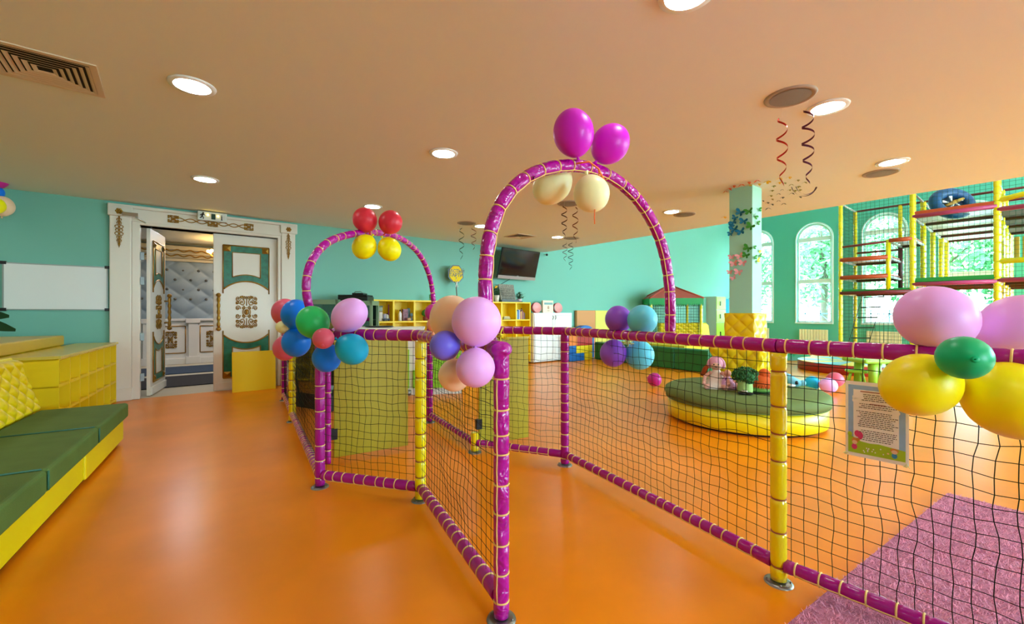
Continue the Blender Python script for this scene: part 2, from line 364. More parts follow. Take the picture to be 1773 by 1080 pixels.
for nm, ya, yb, col, lb in (('runner_rug', onz(330, 668).y, onz(330, 650).y, '#221D1E', 'dark brown runner across the lobby floor just beyond the doorway'), ('step_rug', onz(330, 646).y, onz(330, 634).y, '#2F3F52', 'dark blue runner further into the lobby beyond the brown one')):
    put(nm, MB().box((-1.6, ya, .002), (3.5, yb, .016)), mat(nm+'_pile', col, .9), label=lb, category='rug')
ll = MB(); ll.lathe([(0, 0), (.2, 0)], (.3, 11.6, 3.24), 24); put('lobby_lamp', ll, emat('lobby_lamp_glow', '#EEF2FF', 26), label='round white ceiling lamp of the lobby beyond the doorway', category='lamp')
ll = MB(); ll.lathe([(0, 0), (.2, 0)], (1.9, 13.0, 3.24), 24); put('lobby_lamp', ll, emat('lobby_lamp_glow', '#EEF2FF', 26), label='round lobby ceiling lamp hidden behind the closed door leaf', category='lamp')

# ------------------------------------------------------------------ door surround (architrave) and leaves
def X(px): return ony(px, 540, YD).x
fr = MB()
fr.box((X(190), YD-.07, 0), (X(228), YD, 2.93)); fr.box((X(228), YD-.05, 0), (DX0+.02, YD+.28, 2.86))
fr.box((X(486), YD-.07, 0), (X(510), YD, 2.93)); fr.box((DX1-.02, YD-.05, 0), (X(486), YD+.28, 2.86))
fr.box((DX0, YD-.05, DZ), (DX1, YD+.28, 2.90)); fr.box((X(190), YD-.06, 2.84), (X(510), YD, 3.06))
fr.box((X(187), YD-.10, 3.04), (X(513), YD, 3.09)); fr.box((X(187), YD-.10, 2.90), (X(228)+.02, YD, 3.07)); fr.box((X(484), YD-.10, 2.90), (X(513), YD, 3.07))
for a, b in ((X(190), X(228)), (X(486), X(510))): fr.box((a-.01, YD-.09, 0), (b+.01, YD, .2))
door1 = struct('door_1', fr, mat('door_cream', '#E3DACB', .4, .4), bevel=.012)
og = MB()
for px, w_ in ((207, .11), (498, .10)):
    for j in range(-4, 5):
        hw_ = w_*.5*(1-abs(j)/5.2)*(1.15 if j % 2 else .8); zc_ = 2.68+j*.055
        for s_ in (-1, 1):
            og.tube([V((X(px)+s_*hw_*.55*(1+.8*math.cos(q*.7)), YD-.078, zc_+.024*math.sin(q*.7))) for q in range(9)], .0055, 5); og.ell((X(px)+s_*hw_*.9, YD-.078, zc_), .009, 6, 4)
        og.ell((X(px), YD-.08, zc_), (.010, .008, .018), 6, 4)
    og.tube([(X(px), YD-.077, 2.41), (X(px), YD-.077, 2.95)], .005, 5)
    for k in range(6): a = k*PI/3; og.ell((X(px)+.03*math.cos(a), YD-.105, 2.975+.03*math.sin(a)), (.018, .012, .018), 6, 5)
    og.ell((X(px), YD-.105, 2.975), (.018, .02, .018), 6, 5)
x0, x1 = X(300), X(430); N = 60
for sg in (1, -1): og.tube([V((x0+(x1-x0)*k/N, YD-.065, 2.945+sg*.03*math.sin(k/N*PI*7))) for k in range(N+1)], .008, 5)
for q in (0, 1, .5): ornament(og, frame((x0+(x1-x0)*q, YD-.065, 2.945), (1, 0, 0), (0, 0, 1)), .16, .12, n=12, r=.006)
put('gold_ornament', og, M_GOLD, door1)
M_LEAF = mat('door_leaf_cream', '#E6DECF', .35, .5)
def leaf(name, M, handle_x, W=1.0):
    # local: x across the leaf, y up, z towards the viewer
    m = MB(); m.box((0, .01, -.05), (W, 2.79, 0), M); lo = struct(name, m, M_LEAF, bevel=.004)
    fx0, fx1, top, bot = .15*W, .85*W, 2.60, .22; cxm = (fx0+fx1)/2; cy, ra, rb = 1.40, .52*W, .56
    def oval(x, s, aa=ra, bb=rb): q = max(0, 1-((x-cxm)/aa)**2); return cy+s*bb*math.sqrt(q)
    gm = MB(); gd = MB(); wp = MB(); n = 24; z0, z1 = .001, .008
    for s, e in ((1, top), (-1, bot)):
        outl = [(fx0+(fx1-fx0)*k/n, oval(fx0+(fx1-fx0)*k/n, s)) for k in range(n+1)]
        ix0, ix1 = fx0+.13*W, fx1-.13*W; ie = e-s*.12
        inn = [(ix0+(ix1-ix0)*k/n, oval(ix0+(ix1-ix0)*k/n, s, ra, rb)+s*.12) for k in range(n+1)]
        P = lambda p, z=z1: M @ V((p[0], p[1], z))
        def q4(a, b, cc, d): gm.add([P(a), P(b), P(cc), P(d)], [(0, 1, 2, 3)] if s > 0 else [(3, 2, 1, 0)])
        for k in range(n): q4(outl[k], outl[k+1], inn[k+1], inn[k])
        q4(outl[0], inn[0], (ix0, ie), (fx0, e)); q4(inn[-1], outl[-1], (fx1, e), (ix1, ie)); q4((ix0, ie), (ix1, ie), (fx1, e), (fx0, e))
        gd.tube([P((fx0-.01, e)), P((fx1+.01, e))], .012, 5); gd.tube([P((fx0-.01, outl[0][1]-s*.08)), P((fx0-.01, e))], .010, 5); gd.tube([P((fx1+.01, outl[-1][1]-s*.08)), P((fx1+.01, e))], .010, 5)
        gd.tube([P(p) for p in outl], .013, 5)
        gd.tube([P(inn[0]), P((ix0, ie)), P((ix1, ie)), P(inn[-1])]+[P(p) for p in inn[::-1]], .010, 5)
        for xx in (fx0+.05, fx1-.05): gd.add([P((xx-.055, e-s*.01), .012), P((xx+.055, e-s*.01), .012), P((xx+.055, e-s*.11), .012), P((xx-.055, e-s*.11), .012), P((xx, e-s*.06), .04)], [(0, 1, 4), (1, 2, 4), (2, 3, 4), (3, 0, 4)])
    put('green_inlay', gm, M_TEAL, lo); put('gold_moulding', gd, M_GOLD, lo)
    orn = MB(); ornament(orn, M @ Matrix.Translation((cxm, cy, .006)), .36*W, .58, n=24, r=.010); put('gold_ornament', orn, M_GOLD, lo)
    for sz in (1,):
        h = MB(); hx = handle_x
        h.tube([M @ V((hx, 1.12+.56*k/24, .075)) for k in range(25)], [.016+.012*abs(math.sin(k*PI/24*5)) for k in range(25)], 8)
        for yy in (1.10, 1.70): h.ell(M @ V((hx, yy, .075)), .038, 10, 8)
        for yy in (1.2, 1.6): h.tube([M @ V((hx, yy, 0)), M @ V((hx, yy, .075))], .014, 8)
        put('door_handle', h, M_GOLD, lo)
    k_ = MB(); k_.box((.02, .02, 0), (W-.02, .14, .02), M); put('kick_plate', k_, M_WHITE, lo)
    return lo
xr = X(370); WR = DX1-xr-.01
leaf('door_2', frame((xr, YD+.05, 0), (1, 0, 0), (0, 0, 1)), .07, WR)
a = math.radians(79); ld = V((math.cos(a), math.sin(a), 0))
leaf('door_3', frame((DX0+.14, YD+.16, 0), ld, (0, 0, 1)), WR-.07, WR)
hg = MB()
for z in (.35, 1.0, 1.9, 2.3): hg.box((DX0+.02, YD-.055, z-.06), (DX0+.07, YD-.02, z+.06))
put('hinges', hg, M_STEEL, door1)
dc = MB(); dc.box((X(213), YD-.17, 2.90), (X(240)+.0, YD-.105, 2.96)); dc.tube([(X(236), YD-.14, 2.9), (X(252), YD-.06, 2.84), (X(262), YD+.2, 2.8)], .01, 6)
put('door_closer', dc, M_CHROME, door1)
# exit sign on the header
s0, s1 = X(341), X(391)
ex = thing('exit_sign', 'white illuminated emergency exit box above the double door', 'exit sign', ((s0+s1)/2, YD-.1, 2.94))
e = MB(); e.box((s0, YD-.18, 2.965), (s1, YD-.10, 3.115)); put('housing', e, mat('exit_housing', '#D3D9D4', .4), ex, bevel=.01)
ME = frame((s0, YD-.182, 3.04), (1, 0, 0), (0, 0, 1)); L = s1-s0
e = MB()      # running figure
def bar(m, a, b, r): m.tube([ME @ V((a[0]*L, a[1], 0)), ME @ V((b[0]*L, b[1], 0))], r, 6)
e.ell(ME @ V((.19*L, .045, 0)), .014, 8, 6); bar(e, (.18, .03), (.15, -.01), .012); bar(e, (.15, -.01), (.20, -.03), .008); bar(e, (.20, -.03), (.19, -.055), .007); bar(e, (.15, -.01), (.11, -.04), .008); bar(e, (.11, -.04), (.07, -.04), .007)
bar(e, (.18, .025), (.12, .02), .007); bar(e, (.12, .02), (.09, .0), .006); bar(e, (.18, .025), (.24, .01), .007)
put('running_figure', e, M_BLACK, ex)
e = MB(); e.box((.46*L, -.05, -.004), (.60*L, .045, .004), ME); put('doorway_symbol', e, mat('exit_green', '#0B3B26', .5), ex)
e = MB(); e.box((.80*L, -.045, -.004), (.835*L, .015, .004), ME); e.box((.79*L, -.05, -.004), (.85*L, -.04, .004), ME); e.ell(ME @ V((.817*L, .03, 0)), .009, 8, 6); put('arrow_mark', e, M_BLACK, ex)
e = MB(); e.ell(ME @ V((.34*L, .02, 0)), .014, 8, 6); e.ell(ME @ V((.69*L, .015, 0)), .014, 8, 6); put('bulbs', e, emat('exit_bulb', '#FFD35A', 8), ex)

# ------------------------------------------------------------------ pillar
PX, PY, PW = 6.2, 2.495, .305
PCX, PCY = PX+PW/2, PY+PW/2
struct('pillar', MB().box((PX, PY, 0), (PX+PW, PY+PW, ZC)), mat('pillar_paint', (.36,.72,.56,1), .6, .3, bump=.03, bscale=60))

# ------------------------------------------------------------------ ceiling lamps, speakers, vents
M_LAMP = emat('lamp_disc', '#FFFFFF', LAMP)
def downlight(p, label):
    t = thing('ceiling_lamp', label, 'ceiling lamp', (p.x, p.y, ZC), 'round recessed ceiling lamps')
    m = MB(); m.lathe([(.118, -.012), (.150, -.012), (.155, 0), (.118, 0), (.118, -.012)], (p.x, p.y, ZC), 32); put('rim', m, M_WHITE2, t)
    m = MB(); m.lathe([(.0, -.006), (.119, -.006)], (p.x, p.y, ZC), 32); m.f = [f[::-1] for f in m.f]; put('lamp_disc', m, M_LAMP, t)
for px, py, lb in ((333, 148, 'large round glowing ceiling lamp nearest the square air vent'), (355, 310, 'round ceiling lamp in front of the double door'),
                   (768, 265, 'round ceiling lamp alone above the gap between the two arches'), (645, 357, 'round ceiling lamp right behind the red balloons'),
                   (1433, 185, 'round ceiling lamp beside the grey speaker with two streamers'), (1545, 280, 'round ceiling lamp close to the climbing frame'),
                   (1163, 366, 'small round ceiling lamp beyond the right side of the big arch'), (965, 410, 'small far ceiling lamp above the wide cyan wall, next to the hanging streamers'),
                   (833, 391, 'small round ceiling lamp half behind the left leg of the big arch'), (1190, -12, 'ceiling lamp at the very top edge of the picture')):
    downlight(onz(px, py, ZC), lb)
LB_ADDED = ['added unseen ceiling lamp left of and just behind the viewpoint', 'added unseen ceiling lamp closest behind the viewpoint', 'added unseen ceiling lamp over the open floor right of the viewpoint', 'added unseen ceiling lamp above the shag rug', 'added unseen ceiling lamp above the long sofa', 'added unseen ceiling lamp behind the viewpoint near the added front windows', 'added unseen ceiling lamp right of the added front windows', 'added unseen ceiling lamp at the hall edge near the front wall', 'added unseen ceiling lamp in the corner far behind the sofa', 'added unseen ceiling lamp above the padded bench block']  # unseen lamps added to brighten the room from outside the view
for k, (x, y) in enumerate(((-2.6, 1.2), (.6, -.9), (3.4, -1.6), (6.2, -2.0), (-2.8, 4.6), (1.0, -4.6), (4.6, -4.8), (7.4, -4.6), (-3.2, -2.4), (-2.6, 7.4))):
    downlight(V((x, y, ZC)), LB_ADDED[k])
for k, (px, py, lb) in enumerate(((1368, 167, 'large round grey ceiling speaker with two streamers hanging from it'), (1525, 299, 'flat grey ceiling speaker near the climbing frame'),
                    (808, 386, 'grey ceiling speaker left of the big arch leg'), (1185, 371, 'small grey ceiling speaker beside a far lamp right of the big arch'), (990, 412, 'faint grey ceiling speaker next to the far ceiling lamp'), (985, 352, 'grey ceiling speaker hidden behind the cream balloons'))):
    p = onz(px, py, ZC); t = thing('ceiling_speaker', lb, 'speaker', (p.x, p.y, ZC), 'round ceiling speakers')
    m = MB(); m.lathe([(.0, -.006), (.15, -.008), (.165, -.014), (.18, -.010), (.185, 0)], p, 32); put('grille_rim', m, mat('speaker_grey', '#A99A8A', .6), t)
    m = MB(); m.lathe([(.0, -.016), (.145, -.012)], p, 32); put('grille', m, mat('speaker_grille', '#8C8378', .7, bump=.5, bscale=300), t)
def vent(cx, cy, S, label):
    t = thing('air_vent', label, 'air vent', (cx, cy, ZC), 'square ceiling air vents')
    m = MB(); h = S/2
    for k in range(6):
        a = h*(1-k*.15); b = a-h*.055; dz = -.008-.0*k
        for (xa, ya), (xb, yb) in (((-1, -1), (1, -1)), ((1, -1), (1, 1)), ((1, 1), (-1, 1)), ((-1, 1), (-1, -1))):
            m.add([(cx+xa*a, cy+ya*a, ZC-.012), (cx+xb*a, cy+yb*a, ZC-.012), (cx+xb*b, cy+yb*b, ZC-.010), (cx+xa*b, cy+ya*b, ZC-.010),
                   (cx+xb*(b-h*.06), cy+yb*(b-h*.06), ZC+.0), (cx+xa*(b-h*.06), cy+ya*(b-h*.06), ZC+.0)], [(0, 1, 2, 3), (3, 2, 4, 5)])
    m.box((cx-h*1.16, cy-h*1.16, ZC-.008), (cx-h, cy+h*1.16, ZC)); m.box((cx+h, cy-h*1.16, ZC-.008), (cx+h*1.16, cy+h*1.16, ZC)); m.box((cx-h, cy-h*1.16, ZC-.008), (cx+h, cy-h, ZC)); m.box((cx-h, cy+h, ZC-.008), (cx+h, cy+h*1.16, ZC))
    put('louvres', m, mat('vent_white', '#D9C4A6', .5), t)
    m = MB(); m.box((cx-h, cy-h, ZC-.003), (cx+h, cy+h, ZC-.001)); put('dark_opening', m, mat('vent_dark', '#17120E', .9), t)
vent(-.68, 4.47, .50, 'large square louvred air vent in the corner of the ceiling'); q = onz(900, 409, ZC); vent(q.x, q.y, .46, 'small far square air vent above the television')

# ------------------------------------------------------------------ foam covered frame tubes with cord ties
def foam(name, path, r, m, parent, spacing=.105, cordm=None, spine=None, cord=True, seed=0, bulge=.13, ir=.004, inner=None):
    path = [V(p) for p in path]; L = [0]
    for a, b in zip(path, path[1:]): L.append(L[-1]+(b-a).length)
    tot = L[-1]; rnd = random.Random(seed)
    def pt(s):
        s = max(0, min(tot, s))
        for i in range(len(L)-1):
            if s <= L[i+1]+1e-9: q = (s-L[i])/max(1e-9, L[i+1]-L[i]); return path[i].lerp(path[i+1], q)
        return path[-1]
    ties = []; s = spacing*(.4+.3*rnd.random())
    while s < tot-.03: ties.append(s); s += spacing*(.75+.5*rnd.random())
    S = sorted(set([0, tot]+[t+d for t in ties for d in (-.022, -.010, -.003, .003, .010, .022) if 0 < t+d < tot]+[tot*k/max(2, int(tot/.03)) for k in range(max(2, int(tot/.03))+1)]))
    pts = [pt(x) for x in S]; rs = [r*(1-bulge*sum(math.exp(-((x-t)/.009)**2) for t in ties))*(1+.04*noise.noise(V((x*9, seed, 0)))) for x in S]
    ob = put(name, MB().tube(pts, rs, 20), m, parent)
    if cord:
        mb = MB()
        for t in ties:
            p = pt(t); tg = (pt(t+.01)-pt(t-.01)).normalized(); a = tg.orthogonal().normalized(); tilt = .12*(rnd.random()-.5)
            tg2 = (tg+a*tilt).normalized(); a = tg2.orthogonal().normalized(); b = tg2.cross(a); R = r*(1-bulge)+ir*.7
            mb.tube([p+(a*math.cos(2*PI*k/20)+b*math.sin(2*PI*k/20))*R for k in range(20)], ir, 6, closed=True)
        if spine is not None:
            sp = V(spine); pts2 = []
            for t in ties:
                p = pt(t); tg = (pt(t+.01)-pt(t-.01)).normalized()
                if inner is not None: sp = (inner-p).normalized()-FW*.75
                d = (sp-tg*sp.dot(tg)).normalized(); pts2.append(p+d*(r*(1-bulge)+ir))
                if t != ties[-1]:
                    tn = ties[ties.index(t)+1]; pm = pt((t+tn)/2); pts2.append(pm+d*(r*1.03+ir*.5))
            if len(pts2) > 1: mb.tube(pts2, ir*.85, 6)
        put('tie_cord', mb, cordm or M_CORD, ob)
    return ob
RP = .038
def post(base, top, m, parent, seed, spine=None, cordm=None, r=RP, spacing=.11, plate=True):
    o = foam('post', [V((base.x, base.y, .02)), V((base.x, base.y, top))], r, m, parent, spacing, cordm, spine, seed=seed, bulge=.20 if m is M_YPOST else .14)
    if plate:
        b = MB(); b.lathe([(0, .012), (.052, .012), (.064, .008), (.068, 0)], (base.x, base.y, .0), 28)
        for k in range(4): an = k*PI/2+.5; b.ell((base.x+.054*math.cos(an), base.y+.054*math.sin(an), .014), (.006, .006, .004), 6, 4)
        put('base_plate', b, M_STEEL, o)
    return o
def net(a, b, z0, z1, parent, cell=.058, seed=0, r=.0016, wav=.010, sag=.02, off=0.0):
    a = V((a.x, a.y, 0)); b = V((b.x, b.y, 0)); L = (b-a).length; u = (b-a)/L; n = u.cross(UP); nu = max(2, round(L/cell)); nv = max(2, round((z1-z0)/cell))
    def P(i, j):
        s = i/nu; t = j/nv; e = math.sin(PI*s)*math.sin(PI*t)
        du = noise.noise(V((i*.45, j*.45, seed*7.1)))*wav*2; dv = noise.noise(V((i*.45, j*.45, seed*7.1+50)))*wav*2
        return a+u*(L*s+du*min(1, e*3))+UP*(z0+(z1-z0)*t+dv*min(1, e*3)-sag*math.sin(PI*s)*(1-abs(2*t-1))*.6)+n*(off+e*sag*noise.noise(V((s*3, t*3, seed)))*2.2)
    m = MB()
    for i in range(nu+1): m.tube([P(i, j) for j in range(nv+1)], r, 4, cap=False)
    for j in range(nv+1): m.tube([P(i, j) for i in range(nu+1)], r, 4, cap=False)
    for i in range(1, nu):
        for j in range(1, nv): p = P(i, j); m.ell(p, r*1.9, 4, 2)
    o = put('net', m, M_NET, parent); return o, P, nu, nv
ZT, ZB = 1.225, .10
A0 = onz(492, 693); A = onz(506, 730); B = onz(554, 843); C_ = onz(728, 866); D_ = onz(868, 1072)
B2 = onz(568, 806)
E_ = onz(978, 805); F_ = onz(1348, 1008); Hh = onz(822, 783); Gg = onz(744, 731); F2 = V((F_.x+.03, F_.y-1.9, 0))
def at_z(p, z): return V((p.x, p.y, z))
fA = thing('netted_fence', 'left run of the magenta play fence, ending at the thick post in front', 'fence', (C_.x, C_.y, 0), 'padded netted play fences')
post(A0, ZT, M_MAG, fA, 1); post(A, ZT-.035, M_YPOST, fA, 2, cordm=M_CORDB, r=.043); post(B, ZT, M_MAG, fA, 3, spacing=.13); post(B2, ZT-.05, M_MAG, fA, 31, spacing=.3, plate=False, r=.026)
post(C_, ZT-.035, M_YPOST, fA, 4, cordm=M_CORDB, r=.041, spacing=.125)
post(D_, ZT+.01, M_MAGB, fA, 5, spine=(-RT*.6-FW), spacing=.115, r=.036)
cap = MB(); 
cap.ell((D_.x, D_.y, ZT+.004), (.050, .050, .038), 20, 12, fn=lambda d: d*(1+.05*noise.noise(d*4))); put('top_pad', cap, M_MAGB, fA)
for i, (p, q_, s0_) in enumerate(((A0, A, .12), (A, B, .075), (B, C_, .09), (C_, D_, .085))):
    foam('top_rail', [at_z(p, ZT), at_z(q_, ZT)], .043, M_MAG, fA, .10, seed=20+i, spine=None)
    d = (q_-p).normalized(); foam('bottom_rail', [at_z(p+d*.03, ZB), at_z(q_-d*.03, ZB)], .037, M_MAG, fA, s0_, seed=30+i, spine=(-FW*.3-UP*.4))
    net(p, q_, ZB+.03, ZT-.03, fA, seed=i, off=.0)
fB = thing('netted_fence', 'right run of the magenta play fence with the notice on its net', 'fence', (F_.x, F_.y, 0), 'padded netted play fences')
post(Gg, ZT, M_MAG, fB, 11); post(Hh, .2, M_YPOST, fB, 12, cordm=M_CORDB); post(E_, ZT, M_MAG, fB, 13, spacing=.1)
post(F_, ZT-.035, M_YPOST, fB, 14, cordm=M_CORDB, spacing=.16); post(F2, ZT-.035, M_MAG, fB, 15)
for i, (p, q_) in enumerate(((Gg, Hh), (Hh, E_), (E_, F_), (F_, F2))):
    foam('top_rail', [at_z(p, ZT), at_z(q_, ZT)], .037, M_MAG, fB, .095, seed=40+i)
    d = (q_-p).normalized(); foam('bottom_rail', [at_z(p+d*.03, ZB), at_z(q_-d*.03, ZB)], .034, M_MAG, fB, .085, seed=50+i, spine=(-FW-UP*.3))
    r_ = net(p, q_, ZB+.03, ZT-.03, fB, seed=10+i, off=.0, cell=.058, wav=.010, r=.0017 if i >= 2 else .0015)
    if i == 3: PN = r_[1]
# arches
def arch(name, pix, a, b, m, label, r, seed, inner=True):
    t = thing(name, label, 'arch', ((a.x+b.x)/2, (a.y+b.y)/2, ZT), 'padded balloon arches')
    pts = [onplane(px, py, a, b) for px, py in pix]
    for _ in range(3):
        new = [pts[0]]
        for p, q_ in zip(pts, pts[1:]): new += [p.lerp(q_, .25), p.lerp(q_, .75)]
        pts = new+[pts[-1]]
    foam('arch_tube', pts, r, m, t, .125, seed=seed, spine=UP if inner else None, inner=(a+b)*.5+UP*1.6 if inner else None, bulge=.18, ir=.0038)
    return pts
La = onplane(848, 600, C_, D_); La = V((La.x, La.y, 0)); Ra = onplane(1158, 590, E_, F_); Ra = V((Ra.x, Ra.y, 0))
big = arch('balloon_arch', [(851, 606), (845, 565), (840, 520), (840, 470), (846, 410), (863, 358), (890, 322), (925, 298), (965, 287), (1010, 287), (1050, 300), (1087, 326), (1116, 360), (1138, 400), (1151, 440), (1159, 490), (1161, 530), (1160, 584)],
           La, Ra, M_MAGB, 'tall magenta padded arch in front with purple and cream balloons on top', .035, 61)
Sa = V((B.x, B.y, 0)); Sb = V((Gg.x, Gg.y, 0))
small = arch('balloon_arch', [(552, 572), (538, 540), (529, 505), (532, 470), (545, 440), (567, 418), (600, 406), (637, 402), (672, 404), (702, 416), (728, 440), (744, 475), (751, 515), (751, 560)],
             Sa, Sb, M_MAGB, 'farther magenta padded arch with red and yellow balloons on top', .032, 62, inner=False)
# swing gates
def gate(p, q_, z0, z1, label):
    t = thing('gate', label, 'gate', (p.x, p.y, 0), 'yellow board gates in the fence'); u = (q_-p); u.z = 0; L = u.length; u.normalize(); M = frame((p.x, p.y, 0), u, u.cross(UP)*-1, UP)
    put('board', MB().box((.02, -.012, z0), (L, .012, z1), M), M_GATE_SHADED, t, bevel=.004)
    put('edge_strip', MB().box((.015, -.016, z1), (L+.004, .016, z1+.014), M), mat('gate_edge', '#B8A828', .4), t)
    h = MB()
    for z in (z0+.22, z1-.2): h.box((-.01, -.02, z-.05), (.05, .02, z+.05), M)
    put('hinge', h, M_BLACK, t)
gate(onz(574, 800), onz(706, 777), .04, 1.12, 'shade-darkened yellow gate board behind the near netting, left of the yellow post')
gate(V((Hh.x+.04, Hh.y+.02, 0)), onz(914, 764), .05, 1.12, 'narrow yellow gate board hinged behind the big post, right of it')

# ------------------------------------------------------------------ balloons
BC = {'pink': '#F2B2FF', 'magenta': '#D41CD0', 'cream': '#F8F4B8', 'peach': '#FFD6B0', 'purple': '#786CF4', 'violet': '#8E52DC', 'cyan': '#08C4FF', 'aqua': '#62D4EE', 'blue': '#0680FA',
      'green': '#2CD070', 'coral': '#E4607C', 'red': '#E23246', 'yellow': '#FFF000', 'rose': '#C32590', 'emerald': '#00B878', 'salmon': '#F5A27C'}
def bmat(c):
    return mat('balloon_'+c, BC[c], .36, .35, sss=0)
def balloon(px, py, hpx, d, c, label, group, ax=None, knot=(0, 0, -1), asp=1.1, name='balloon'):
    p = at(px, py, d); r = hpx/2/FPX*d; k = V(knot).normalized(); M = k.to_track_quat('-Z', 'Y').to_matrix()
    # slightly pear shaped: fuller at the crown, drawn in towards the knot
    def fn(dd):
        q = dd.z; f = 1-.10*max(0, -q)**2; return V((dd.x*f, dd.y*f, dd.z))
    m = MB(); m.ell(p, (r, r, r*asp), 28, 20, M=M, fn=fn)
    kp = p+k*(r*asp); m.lathe([(.012*0+.004, .0), (.006, -.004), (.011, -.016), (.012, -.022), (.002, -.021)], kp, 8, M=M)
    return put(name, m, bmat(c), label=label, category='balloon', group=group)
g = 'balloons at the big front post'; n_ = V
balloon(783, 552, 78, 2.14, 'peach', 'large peach balloon tucked behind the big pink one', g, knot=(0, 0, -1), asp=1.05)
balloon(825, 557, 86, 1.93, 'pink', 'largest pink balloon, at the top of the front post cluster', g, asp=1.02)
balloon(787, 649, 56, 2.08, 'peach', 'peach balloon low in the front post cluster', g, knot=(0, 0, 1), asp=1.02)
balloon(823, 636, 68, 1.90, 'pink', 'smaller pink balloon under the largest pink one', g, knot=(0, 0, 1), asp=1.02)
balloon(771, 598, 52, 1.96, 'purple', 'blue-violet balloon at the left of the front post cluster', g, knot=(.6, 0, .2), asp=1.05)
balloon(749, 541, 27, 2.75, 'rose', 'small magenta balloon peeping out behind the peach one', g)
balloon(750, 562, 22, 2.6, 'salmon', 'tiny salmon balloon under the small magenta one', g)
g = 'balloons at the left fence corner'
balloon(494, 541, 44, 3.88, 'coral', 'coral balloon half hidden at the upper left of the corner cluster', g)
balloon(494, 602, 40, 3.88, 'coral', 'coral balloon half hidden at the lower left of the corner cluster', g, knot=(0, 0, 1))
balloon(513, 545, 49, 3.62, 'blue', 'dark blue balloon at the top left of the corner cluster', g)
balloon(513, 592, 47, 3.62, 'blue', 'dark blue balloon directly beneath the upper left one', g, knot=(0, 0, 1))
balloon(491, 566, 22, 3.6, 'cream', 'small cream balloon at the far left of the corner cluster', g, knot=(.7, -.6, 0), asp=1.2)
balloon(542, 558, 54, 3.27, 'green', 'mid green balloon in the middle of the corner cluster', g, knot=(.3, -.3, -.8), asp=1.08)
balloon(605, 546, 56, 3.2, 'pink', 'pink balloon at the right top of the corner cluster', g, knot=(-.6, .5, -.7), asp=1.18)
balloon(566, 619, 48, 3.33, 'blue', 'dark blue balloon at the bottom of the corner cluster', g, knot=(0, 0, 1), asp=1.05)
balloon(609, 604, 53, 3.15, 'cyan', 'bright cyan balloon at the lower right of the corner cluster', g, knot=(-.6, .5, .5), asp=1.1)
balloon(560, 586, 36, 3.05, 'coral', 'small coral balloon in the front centre of the corner cluster', g, knot=(-.3, -.9, -.5), asp=1.05)
g = 'balloons on top of the big arch'
dt = ((big[len(big)//2]-CAM).dot(FW))
balloon(957, 320, 62, dt+.14, 'cream', 'left cream balloon hanging under the crown of the big arch', g, knot=(.5, -.4, .6), asp=1.22)
balloon(1024, 335, 62, dt-.02, 'cream', 'right cream balloon hanging under the crown of the big arch', g, knot=(-.2, .1, .9), asp=1.05)
balloon(993, 231, 70, dt-.03, 'magenta', 'taller left magenta balloon on the crown of the big arch', g, knot=(.15, -.1, -1), asp=1.18)
balloon(1056, 250, 64, dt+.1, 'magenta', 'shorter right magenta balloon on the crown of the big arch', g, knot=(-.5, .4, -.8), asp=1.12)
g = 'balloons on top of the farther arch'
ds = ((small[len(small)//2]-CAM).dot(FW))
balloon(632, 381, 41, ds+.02, 'red', 'left red balloon on the crown of the farther arch', g, knot=(.3, -.2, -1), asp=1.05)
balloon(676, 385, 40, ds+.05, 'red', 'right red balloon on the crown of the farther arch', g, knot=(-.4, .3, -1), asp=1.05)
balloon(631, 427, 40, ds-.05, 'yellow', 'left yellow balloon under the crown of the farther arch', g, knot=(.4, -.3, .7), asp=1.12)
balloon(674, 431, 39, ds+.02, 'yellow', 'right yellow balloon under the crown of the farther arch', g, knot=(-.4, .3, .8), asp=1.1)
g = 'balloons on the rail between the arches and the ottoman'
dm = 1/(.255+.195*(112/370))
balloon(1071, 553, 46, dm+.16, 'violet', 'violet balloon above the rail, left of the pale blue pair', g, knot=(.3, 0, -1), asp=1.05)
balloon(1112, 554, 51, dm-.02, 'aqua', 'pale blue balloon above the rail', g, knot=(-.3, 0, -1), asp=1.04)
balloon(1062, 611, 46, dm+.26, 'violet', 'violet balloon under the rail behind the net', g, knot=(.3, 0, 1), asp=1.05)
balloon(1107, 614, 50, dm+.24, 'aqua', 'pale blue balloon under the rail behind the net', g, knot=(-.3, 0, 1), asp=1.04)
g = 'balloons at the right edge of the fence'
balloon(1620, 551, 108, 1.80, 'pink', 'big pink balloon at the right, above the yellow ones', g, knot=(.5, -.5, -.5), asp=1.1)
balloon(1768, 568, 112, 1.78, 'pink', 'big pink balloon cut by the right picture edge', g, knot=(-.5, .5, -.5), asp=1.1)
balloon(1593, 665, 104, 1.68, 'yellow', 'big yellow balloon hanging over the notice', g, knot=(.5, -.5, .4), asp=1.14)
balloon(1752, 692, 128, 1.60, 'yellow', 'big yellow balloon cut by the right picture edge', g, knot=(-.5, .5, .6), asp=1.12)
balloon(1669, 619, 74, 1.52, 'emerald', 'emerald green balloon in the centre of the right cluster', g, knot=(-.93, -.32, .03), asp=1.08)
g = 'balloons at the left picture edge'
for px, py, h_, c, lb in ((-4, 311, 28, 'rose', 'dull rose balloon cut by the left picture edge, topmost there'), (-6, 333, 20, 'blue', 'small blue balloon cut by the left picture edge'), (3, 357, 32, 'peach', 'peach balloon at the left picture edge under the blue one'), (-8, 356, 26, 'yellow', 'yellow balloon cut by the left picture edge, lowest there')):
    balloon(px, py, h_, 5.75 if c != 'yellow' else 5.5, c, lb, g)
g = 'balloons lying on the floor'
def floorball(px, py, hpx, c, label, asp=1.0):
    d = 1/(((py+hpx/2-CY)/FPX)/EYE); balloon(px, py, hpx, d*.985, c, label, g, knot=(-.6, .5, .2), asp=asp)
